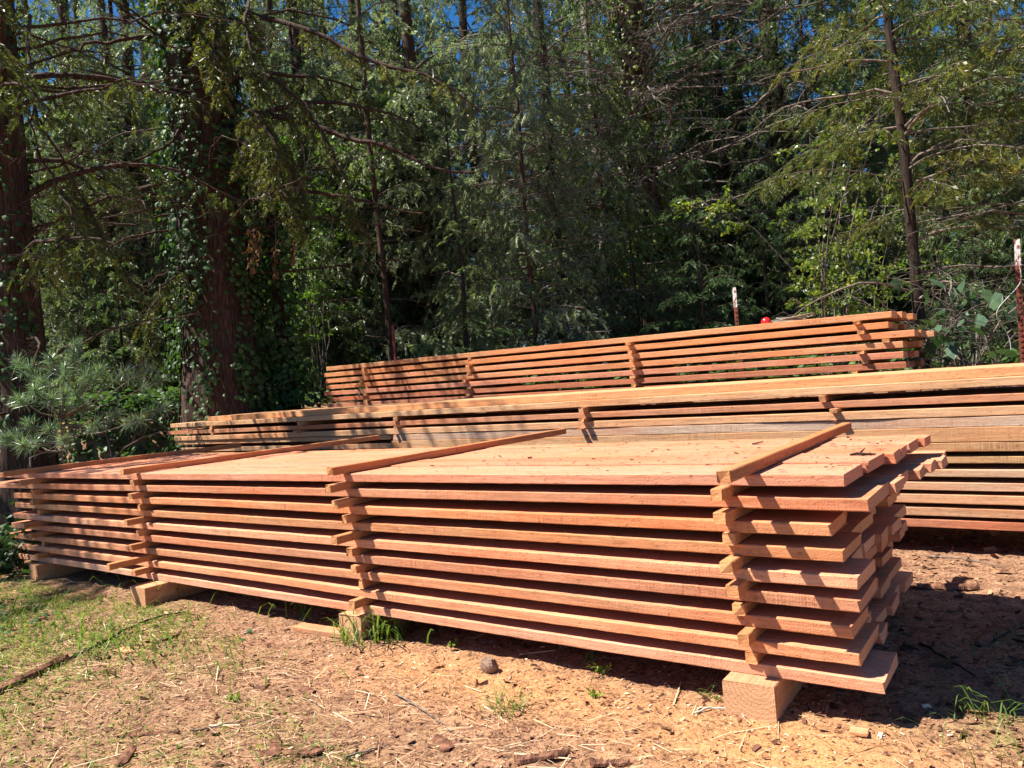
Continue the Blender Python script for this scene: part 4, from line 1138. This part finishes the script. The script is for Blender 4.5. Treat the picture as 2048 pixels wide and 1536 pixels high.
# chips
n = 26000
xy = in_front(rg, n); P = np.column_stack([xy, ground_h(xy[:, 0], xy[:, 1]) + .004])
CH = (np.array([(-.5, -.2, 0), (.45, -.24, .03), (.55, .16, .02), (-.4, .22, .05)]), np.array([(0, 1, 2, 3)]))
az = rg.uniform(0, 6.28, n)
instance(lit, CH, P, np.column_stack([np.cos(az), np.sin(az), rg.normal(0, .25, n)]), np.exp(rg.normal(-4.7, .5, n)), rg.random(n) ** 1.35, .5, rg)
# straws, needles and slivers
n = 5200
xy = in_front(rg, n); P = np.column_stack([xy, ground_h(xy[:, 0], xy[:, 1]) + .006])
ST = (np.array([(-.5, -.014, 0), (.5, -.010, .03), (.5, .010, .03), (-.5, .014, 0)]), np.array([(0, 1, 2, 3)]))
az = rg.normal(.6, .9, n)
instance(lit, ST, P, np.column_stack([np.cos(az), np.sin(az), rg.normal(0, .10, n)]), np.exp(rg.normal(-2.8, .5, n)), rg.random(n), .5, rg)
n = 1800
xy = in_front(rg, n); P = np.column_stack([xy, ground_h(xy[:, 0], xy[:, 1]) + .006])
az = rg.uniform(0, 6.28, n)
instance(lit, CH, P, np.column_stack([np.cos(az), np.sin(az), rg.normal(0, .3, n)]), np.exp(rg.normal(-3.9, .4, n)), rg.random(n) * .3, .6, rg)
n = 5000
xy = in_front(rg, n, 1.1, 2.9, -7.5, -1.0); xy = xy[n2(xy[:, 0], xy[:, 1], 1.1, 77) > rg.uniform(-.5, .5, n)]; n = len(xy)
P = np.column_stack([xy, ground_h(xy[:, 0], xy[:, 1]) + .008])
az = rg.normal(.2, .6, n)
instance(lit, ST, P, np.column_stack([np.cos(az), np.sin(az), rg.normal(0, .12, n)]), np.exp(rg.normal(-2.5, .4, n)), rg.uniform(.45, .95, n), .5, rg)
# litter between and behind the stacks at the right
n = 9000
xy = np.column_stack([rg.uniform(-1.2, 3.5, n), rg.uniform(3.3, 7.4, n)]); P = np.column_stack([xy, ground_h(xy[:, 0], xy[:, 1]) + .005])
az = rg.uniform(0, 6.28, n)
instance(lit, CH, P, np.column_stack([np.cos(az), np.sin(az), rg.normal(0, .3, n)]), np.exp(rg.normal(-3.9, .6, n)), rg.random(n) ** 1.5 * .55, .5, rg)
tag(lit.build('wood_litter', M['litter']), 'wood chips, needles and slivers strewn over the ground', None, None, 'stuff')

# bark crumbs on the top boards
cr = MB(); n = 1800
xy = np.column_stack([-.72 - 7.5 * rg.random(n) ** 1.6, rg.uniform(3.3, 4.8, n)]); P = np.column_stack([xy, np.full(n, ZT1 + .004)])
az = rg.normal(0, .8, n)
instance(cr, CH, P, np.column_stack([np.cos(az), np.sin(az), rg.normal(0, .1, n)]), np.exp(rg.normal(-4.95, .55, n)), rg.random(n) * .22, .2, rg)
n = 170
xy = np.column_stack([-.75 - 2.6 * rg.random(n) ** 1.3, rg.uniform(3.3, 4.8, n)]); P = np.column_stack([xy, np.full(n, ZT1 + .006)])
az = rg.normal(0, .9, n)
instance(cr, CH, P, np.column_stack([np.cos(az), np.sin(az), rg.normal(0, .15, n)]), np.exp(rg.normal(-4.1, .5, n)), rg.random(n) * .16, .35, rg)
tag(cr.build('bark_crumbs', M['litter']), 'dark bark crumbs scattered on the top planks of the nearest stack', None, None, 'stuff')

# grass blades
def blades(mb, P, L, w, lean_az, rng, lean=.7):
    n = len(P)
    az = lean_az; k = rng.uniform(.3, 1.3, n) * lean
    d = np.column_stack([np.cos(az), np.sin(az), np.zeros(n)]); s = np.column_stack([-np.sin(az), np.cos(az), np.zeros(n)])
    V = np.zeros((n, 7, 3)); up_ = np.array([0, 0, 1.0])
    prev = P; 
    for i, t in enumerate((0, .4, .75)):
        c = P + L[:, None] * (t * up_ * np.cos(k * t)[:, None] + d * (t * np.sin(np.minimum(k * (t + .25) * 1.1, 1.5)))[:, None])
        ww = (w * (1 - .35 * t))[:, None] * .5
        V[:, i * 2] = c - s * ww; V[:, i * 2 + 1] = c + s * ww
    V[:, 6] = P + L[:, None] * (up_ * (np.cos(k) * .85)[:, None] + d * np.sin(np.minimum(k * 1.35, 1.55))[:, None])
    base = (np.arange(n) * 7)[:, None, None]
    q = (np.array([(0, 1, 3, 2), (2, 3, 5, 4)])[None] + base).reshape(-1, 4); tr = (np.array([(4, 5, 6)])[None] + base).reshape(-1, 3)
    mb.add(V.reshape(-1, 3), q, tr, np.repeat(np.clip(rng.normal(.45, .22, n), 0, 1), 7))

gr = MB()
n = 9000
xy = in_front(rg, n, 1.1, 3.1, -8.5, -1.5)
keep = green_mask(xy[:, 0], xy[:, 1]) > rg.uniform(.25, 1.0, n); xy = xy[keep]
P = np.column_stack([xy, ground_h(xy[:, 0], xy[:, 1]) - .004]); m = len(P)
blades(gr, P, np.exp(rg.normal(-2.75, .45, m)), rg.uniform(.002, .006, m), rg.normal(.3, 1.0, m), rg, 1.1)
# shaded grass right of the stack
xy = np.column_stack([rg.uniform(-.6, 2.2, 1500), rg.uniform(3.1, 5.3, 1500)])
keep = n2(xy[:, 0], xy[:, 1], 1.4, 55) > rg.uniform(-.3, .7, 1500); xy = xy[keep]; m = len(xy)
blades(gr, np.column_stack([xy, ground_h(xy[:, 0], xy[:, 1])]), np.exp(rg.normal(-2.3, .4, m)), rg.uniform(.003, .006, m), rg.uniform(0, 6.28, m), rg, .9)
xy = np.column_stack([rg.normal(-5.9, .9, 420), rg.normal(2.55, .3, 420)])
m = len(xy); blades(gr, np.column_stack([xy, ground_h(xy[:, 0], xy[:, 1])]), rg.uniform(.12, .34, m), rg.uniform(.005, .010, m), rg.normal(-.2, .5, m), rg, 2.6)
tag(gr.build('grass', M['grass']), 'grass growing on the ground before the nearest stack', None, None, 'stuff')

WEED = (LEAF[0] * np.array([1, 1.2, 1]), LEAF[1])
def weeds(rng, n):
    xy = in_front(rng, n, 1.1, 3.1, -8.5, -1.2)
    return xy[green_mask(xy[:, 0], xy[:, 1]) > rng.uniform(.3, 1.0, n)]
ground_leaves('low_weeds', 'tiny light green weeds and moss creeping over the ground at the left', 26000, weeds, (.008, .024), 'moss', 93, .6, WEED, (.002, .022))
def fgivy(rng, n):
    xy = in_front(rng, n, 1.5, 3.05, -8.8, -3.6)
    return xy[n2(xy[:, 0], xy[:, 1], .9, 61) * .6 + .3 * (xy[:, 0] < -6.2) > rng.uniform(.15, .9, len(xy))]
ground_leaves('creeping_ivy', 'small ivy leaves creeping over the ground at the left', 3200, fgivy, (.03, .065), 'ivy_leaf', 94, .4, IVY, (.01, .05))

def tuft(px, py, label, n, L, seed, w=(.006, .012), lean=.9, name='grass_tuft', rad=.06):
    p = at_z(px, py, 0); rng = np.random.default_rng(seed)
    mb = MB(); az = rng.uniform(0, 6.283, n)
    P = np.column_stack([rng.normal(0, rad, n), rng.normal(0, rad * .6, n), np.full(n, -.005)])
    blades(mb, P, rng.uniform(L * .45, L * 1.1, n), rng.uniform(w[0], w[1], n), az, rng, lean)
    o = mb.build(name, M['grass']); o.location = (p[0], p[1], gz(p[0], p[1]))
    tag(o, label, 'grass', 'grass tufts on the ground')
    return o
tuft(770, 1275, 'long green grass tuft in front of the middle support block', 60, .33, 501, (.008, .014), 1.0, rad=.10)
tuft(700, 1285, 'smaller grass tuft just left of the long one before the middle block', 26, .26, 502, (.006, .011), 1.1, rad=.08)
tuft(610, 1235, 'grass tuft at the shadow edge under the left part of the nearest stack', 16, .28, 503, (.005, .009), .7)
tuft(1430, 1398, 'little grass sprig beside the big right support block', 18, .09, 504, (.004, .007), 1.2, rad=.025)
tuft(1985, 1440, 'grass tuft in the shade at the lower right', 26, .2, 505, (.005, .008), 1.0)
tuft(620, 1510, 'flattened dark green grass tuft at the bottom edge left of centre', 26, .22, 506, (.004, .008), 2.4, rad=.10)
tuft(1180, 1325, 'small bright grass sprig at the shadow edge before the nearest stack', 16, .08, 507, (.004, .007), 1.2, rad=.03)
tuft(350, 1190, 'grass tuft beside the left-middle support block', 34, .2, 508, (.005, .009), 1.0, rad=.09)
tuft(1010, 1420, 'dry grass clump in the sunlit sawdust before the nearest stack', 46, .16, 509, (.003, .006), 1.5, rad=.07)

for i, (px, py, s, lab) in enumerate([(1205, 1352, .085, 'small upright green weed seedling at the shadow edge before the nearest stack'), (908, 1296, .06, 'low green weed at the shadow edge right of the middle block'),
                                      (1185, 1395, .05, 'tiny green weed in the sunlit sawdust below the seedling'), (470, 1405, .05, 'broad little weed at the left foreground')]):
    p = at_z(px, py, 0); rng = np.random.default_rng(520 + i)
    root = empty('weed', (p[0], p[1], gz(p[0], p[1]))); tag(root, lab, 'weed', 'small weeds in the foreground')
    st, lf = MB(), MB(); P, A = [], []
    for k in range(5):
        lb = limb_curve((0, 0, -.01), k * 1.3 + rng.random(), 1.2, .5, s * rng.uniform(.7, 1.3), 4, rng, .15); st.tube(lb, np.linspace(.0022, .001, 5), 4)
        for t in (2, 3, 4):
            for _ in range(2): P.append(lb[t]); A.append(nrm(rng.normal(0, .7, 3) + [0, 0, .2]))
    instance(lf, WEED, np.array(P), np.array(A), rng.uniform(.014, .026, len(P)), rng.uniform(.3, .7, len(P)), .5, rng)
    st.build('stem', M['grass'], root); lf.build('leaves', M['moss'], root)

# rock
p = at_z(978, 1343, 0)
rk = MB(); th = np.linspace(0, math.pi, 14); ph = np.arange(20) * 2 * math.pi / 20
TH, PH = np.meshgrid(th, ph, indexing='ij'); D = np.stack([np.sin(TH) * np.cos(PH), np.sin(TH) * np.sin(PH), np.cos(TH)], -1)
rad = .05 * (1 + .35 * vnoise(D * 1.7 + 3, 2) + .12 * vnoise(D * 5, 3)); i_ = np.arange(14 * 20).reshape(14, 20); j_ = np.roll(i_, -1, 1)
rk.add(D * rad[..., None] * [1.0, .8, 1.0], np.stack([i_[:-1], j_[:-1], j_[1:], i_[1:]], -1).reshape(-1, 4))
tag(rk.build('rock', M['rock'], None, False), 'fist-sized brown rock at the shadow edge before the nearest stack', 'rock').location = (p[0], p[1], gz(p[0], p[1]) + .025)

# sticks, bark slabs, offcuts
def stick(pix, r, label, mat='twig', name='fallen_branch', z=.012, cat='branch', twigs=0):
    pts = []
    for (x, y) in pix:
        q = at_z(x, y, 0); pts.append((q[0], q[1], gz(q[0], q[1]) + z))
    pts = np.array(pts); n = max(10, len(pts) * 4); tt = np.linspace(0, 1, n)
    c = np.stack([np.interp(tt, np.linspace(0, 1, len(pts)), pts[:, a]) for a in range(3)], -1)
    rng = np.random.default_rng(len(label) * 7 + int(pix[0][0])); c += rng.normal(0, r * .35, c.shape); o0 = c[0].copy(); c -= o0
    mb = MB(); mb.tube(c, np.linspace(r, r * .45, n) * rng.uniform(.85, 1.1, n), 7, True)
    if twigs: twigs_on(c, rng, mb, twigs, .15, r * .3)
    o = mb.build(name, M[mat], None, True); o.location = o0
    tag(o, label, cat, 'sticks lying on the ground')
    return o
stick([(140, 1322), (200, 1290), (262, 1258), (320, 1238), (372, 1228)], .011, 'long dark fallen branch at the left foreground running toward the left-middle block', 'bark_dark', twigs=3)
stick([(215, 1318), (235, 1305)], .007, 'short dark twig beside the long fallen branch', 'bark_dark')
stick([(790, 1390), (840, 1420), (880, 1445), (905, 1465)], .005, 'thin pale bent stick on the sawdust below the nearest stack', 'twig')
stick([(690, 1515), (730, 1502), (775, 1487)], .006, 'straight pale stick at the bottom edge of the foreground', 'twig')
stick([(1390, 1430), (1420, 1420), (1460, 1424), (1490, 1437)], .005, 'bleached curved stick beside the big right support block', 'cord')
stick([(1840, 1290), (1900, 1320), (1950, 1352)], .008, 'dark thin branch lying in the shade at the right', 'bark_dark')
stick([(1830, 1100), (1880, 1098), (1945, 1082)], .012, 'fallen stick in the sunny gap between the stacks at the right', 'slab_bark')
stick([(1850, 1115), (1930, 1120), (2010, 1138)], .006, 'thin pale stick in the sunny gap between the stacks at the right', 'twig')
stick([(590, 1222), (500, 1216), (470, 1218)], .012, 'tan split stick in the shadow under the nearest stack', 'slab_bark')
stick([(380, 1465), (430, 1455), (520, 1440)], .005, 'thin straw-coloured twig in the left foreground', 'twig')

def slab(pix, w, t, label, mat='slab_bark', name='bark_slab', cat='bark', group='bark pieces on the ground', z=.006):
    a, b = at_z(*pix[0], 0), at_z(*pix[1], 0)
    L = np.linalg.norm(b - a); n = 12; rng = np.random.default_rng(int(pix[0][0] * 3 + pix[1][1]))
    mb = MB(); xs = np.linspace(0, L, n); V = np.zeros((n, 6, 3))
    wv = w * (.75 + .35 * vnoise(np.column_stack([xs * 9 + pix[0][0], xs * 0, xs * 0]), 4)); wv[0] *= .45; wv[-1] *= .4
    off = w * .25 * vnoise(np.column_stack([xs * 5 + pix[0][1], xs * 0, xs * 0]), 6)
    for j, (s, zz) in enumerate([(-.5, 0), (-.45, t * .8), (0, t * 1.5), (.45, t * .8), (.5, 0), (0, .3 * t)]):
        V[:, j] = np.column_stack([xs, s * wv + off, zz + rng.normal(0, t * .12, n)])
    q = [(i * 6 + j, i * 6 + (j + 1) % 6, (i + 1) * 6 + (j + 1) % 6, (i + 1) * 6 + j) for i in range(n - 1) for j in range(6)]
    mb.add(V.reshape(-1, 3), q + [(0, 1, 2, 5), (2, 3, 4, 5)] + [((n - 1) * 6 + c for c in f) for f in []])
    o = mb.build(name, M[mat]); o.location = (a[0], a[1], gz(*((a[:2] + b[:2]) / 2)) + z); o.rotation_euler = (rng.normal(0, .08), 0, math.atan2(b[1] - a[1], b[0] - a[0]))
    tag(o, label, cat, group)
    return o
slab([(-15, 1395), (140, 1322)], .10, .03, 'long reddish bark slab at the left edge of the foreground')
slab([(225, 1472), (360, 1462)], .045, .010, 'curled pale brown bark strip at the bottom left')
slab([(315, 1288), (362, 1268)], .05, .010, 'grey-brown bark flake beside the long fallen branch')
slab([(520, 1515), (650, 1505)], .06, .009, 'dark red bark piece at the bottom left of centre')
slab([(545, 1525), (555, 1480)], .05, .009, 'short dark red bark piece crossing the one at the bottom left of centre')
slab([(870, 1470), (905, 1495)], .06, .008, 'flat pinkish bark flake at the bottom centre')
slab([(1030, 1532), (1140, 1515)], .06, .016, 'long dark red bark strip at the bottom centre edge')
slab([(1180, 1532), (1260, 1528)], .05, .014, 'short dark red bark strip at the bottom edge right of centre')
slab([(245, 1535), (262, 1500)], .05, .012, 'narrow red bark sliver at the bottom left edge')
slab([(605, 1378), (630, 1390)], .05, .010, 'small pale bark flake in the middle foreground')
slab([(1950, 1290), (2045, 1240)], .09, .02, 'long shaded bark slab lying right of the nearest stack')
slab([(1820, 1178), (1960, 1180)], .10, .02, 'reddish bark slab at the edge of the sunny gap behind the nearest stack')
slab([(540, 1365), (525, 1385)], .03, .006, 'tiny bark flake in the left-middle foreground')
slab([(1000, 1290), (960, 1282)], .04, .010, 'bark chip lying in the shadow under the nearest stack')

def offcut(pa, pb_, w, t, label, col, z=.0, rotx=0):
    a, b = at_z(*pa, 0), at_z(*pb_, 0)
    L = float(np.linalg.norm(b - a)); o = board('board_offcut', (a[0], a[1], gz(a[0], a[1]) + z), L, w, t, col, rot=(rotx, 0, math.atan2(b[1] - a[1], b[0] - a[0])), seg=.1, bow=.002)
    tag(o, label, 'offcut', 'board offcuts on the ground')
offcut((585, 1262), (720, 1282), .10, .03, 'flat board offcut lying left of the middle support block', jitter((.6, .36, .22)))
offcut((235, 1300), (250, 1310), .06, .02, 'small tan wood block by the long fallen branch', jitter((.6, .38, .22)))
offcut((-40, 1130), (40, 1115), .14, .03, 'rough slab offcut on the ground at the far left, lowest of the pile', jitter((.45, .24, .15)))
offcut((-50, 1112), (45, 1100), .12, .03, 'rough slab offcut lying on another at the far left', jitter((.5, .28, .17)), .035, .1)
offcut((-30, 1098), (20, 1078), .10, .03, 'tilted slab offcut topping the pile at the far left', jitter((.48, .25, .15)), .085, -.2)
offcut((1700, 1475), (1735, 1480), .05, .015, 'small wood chunk at the shadow edge before the right end of the nearest stack', jitter((.6, .33, .18)))

# bare sticks poking up beyond the left end
for i, (pts, lab) in enumerate([([(60, 915), (90, 905), (115, 890), (130, 872)], 'bare pale branch poking up beside the pine sapling'), ([(225, 918), (250, 895), (290, 872), (310, 870)], 'bare forked pale twig behind the top of the nearest stack at the left'),
                                ([(210, 860), (218, 890), (225, 920)], 'thin upright bare twig behind the top of the nearest stack at the left')]):
    mb = MB(); c = np.array([at(x, y, 9.0) for x, y in pts]); g = np.array([c[0][0], c[0][1], gz(c[0][0], c[0][1]) - .05])
    c = np.vstack([g, c]) if i < 2 else np.vstack([c, [c[-1][0], c[-1][1], gz(c[-1][0], c[-1][1]) - .05]])[::-1]
    mb.tube(c - c[0], np.linspace(.012, .004, len(c)), 6); twigs_on(c - c[0], np.random.default_rng(i), mb, 4, .3, .004)
    o = mb.build('bare_branch', M['twig'], None, True); o.location = c[0]; tag(o, lab, 'branch', 'bare branches beyond the left end')

# dark twig on the top boards
mb = MB(); mb.tube(np.array([(0, 0, .006), (.03, .01, .01), (.07, .0, .008), (.11, .015, .006)]), [.005, .008, .007, .004], 6, True); mb.tube(np.array([(.04, .0, .01), (.05, .04, .02), (.055, .07, .03)]), [.005, .004, .002], 5)
p = at_z(1700, 912, ZT1 + .004); o = mb.build('twig', M['bark_dark'], None, True); o.location = p
tag(o, 'dark forked twig lying on the top planks near the right end of the nearest stack', 'twig')

# ------------------------------------------------------------------ light
SUN_DIR = nrm(np.array([.50, .40, -1.0]))           # the way the light travels
elev = math.asin(-SUN_DIR[2])
sun = bpy.data.lights.new('sun', 'SUN'); sun.energy = 5.0; sun.angle = math.radians(.53); sun.color = (1.0, .93, .82)
so = bpy.data.objects.new('sun', sun); COL.objects.link(so)
so.rotation_euler = Vector(SUN_DIR).to_track_quat('-Z', 'Y').to_euler()
so.location = (-10, -5, 30)
w = bpy.data.worlds.new('World'); scene.world = w; w.use_nodes = True
nt = w.node_tree; nt.nodes.clear(); N = NT(nt)
sky = nt.nodes.new('ShaderNodeTexSky'); sky.sky_type = 'NISHITA'; sky.sun_disc = False
sky.sun_elevation = elev
sky.sun_rotation = math.atan2(-SUN_DIR[0], -SUN_DIR[1])
sky.altitude = 1200; sky.dust_density = .3; sky.ozone_density = 4.0; sky.air_density = 1.0
hs = nt.nodes.new('ShaderNodeHueSaturation'); hs.inputs['Saturation'].default_value = 1.3
nt.links.new(sky.outputs[0], hs.inputs['Color'])
bg = nt.nodes.new('ShaderNodeBackground'); nt.links.new(hs.outputs[0], bg.inputs[0]); bg.inputs[1].default_value = .058
wo = nt.nodes.new('ShaderNodeOutputWorld'); nt.links.new(bg.outputs[0], wo.inputs[0])

scene.view_settings.view_transform = 'Standard'
scene.view_settings.look = 'None'
scene.view_settings.gamma = 1.0
scene.view_settings.exposure = 1.42
scene.render.engine = 'CYCLES'
scene.cycles.max_bounces = 6
scene.cycles.diffuse_bounces = 4
scene.cycles.transmission_bounces = 3
scene.cycles.use_denoising = True
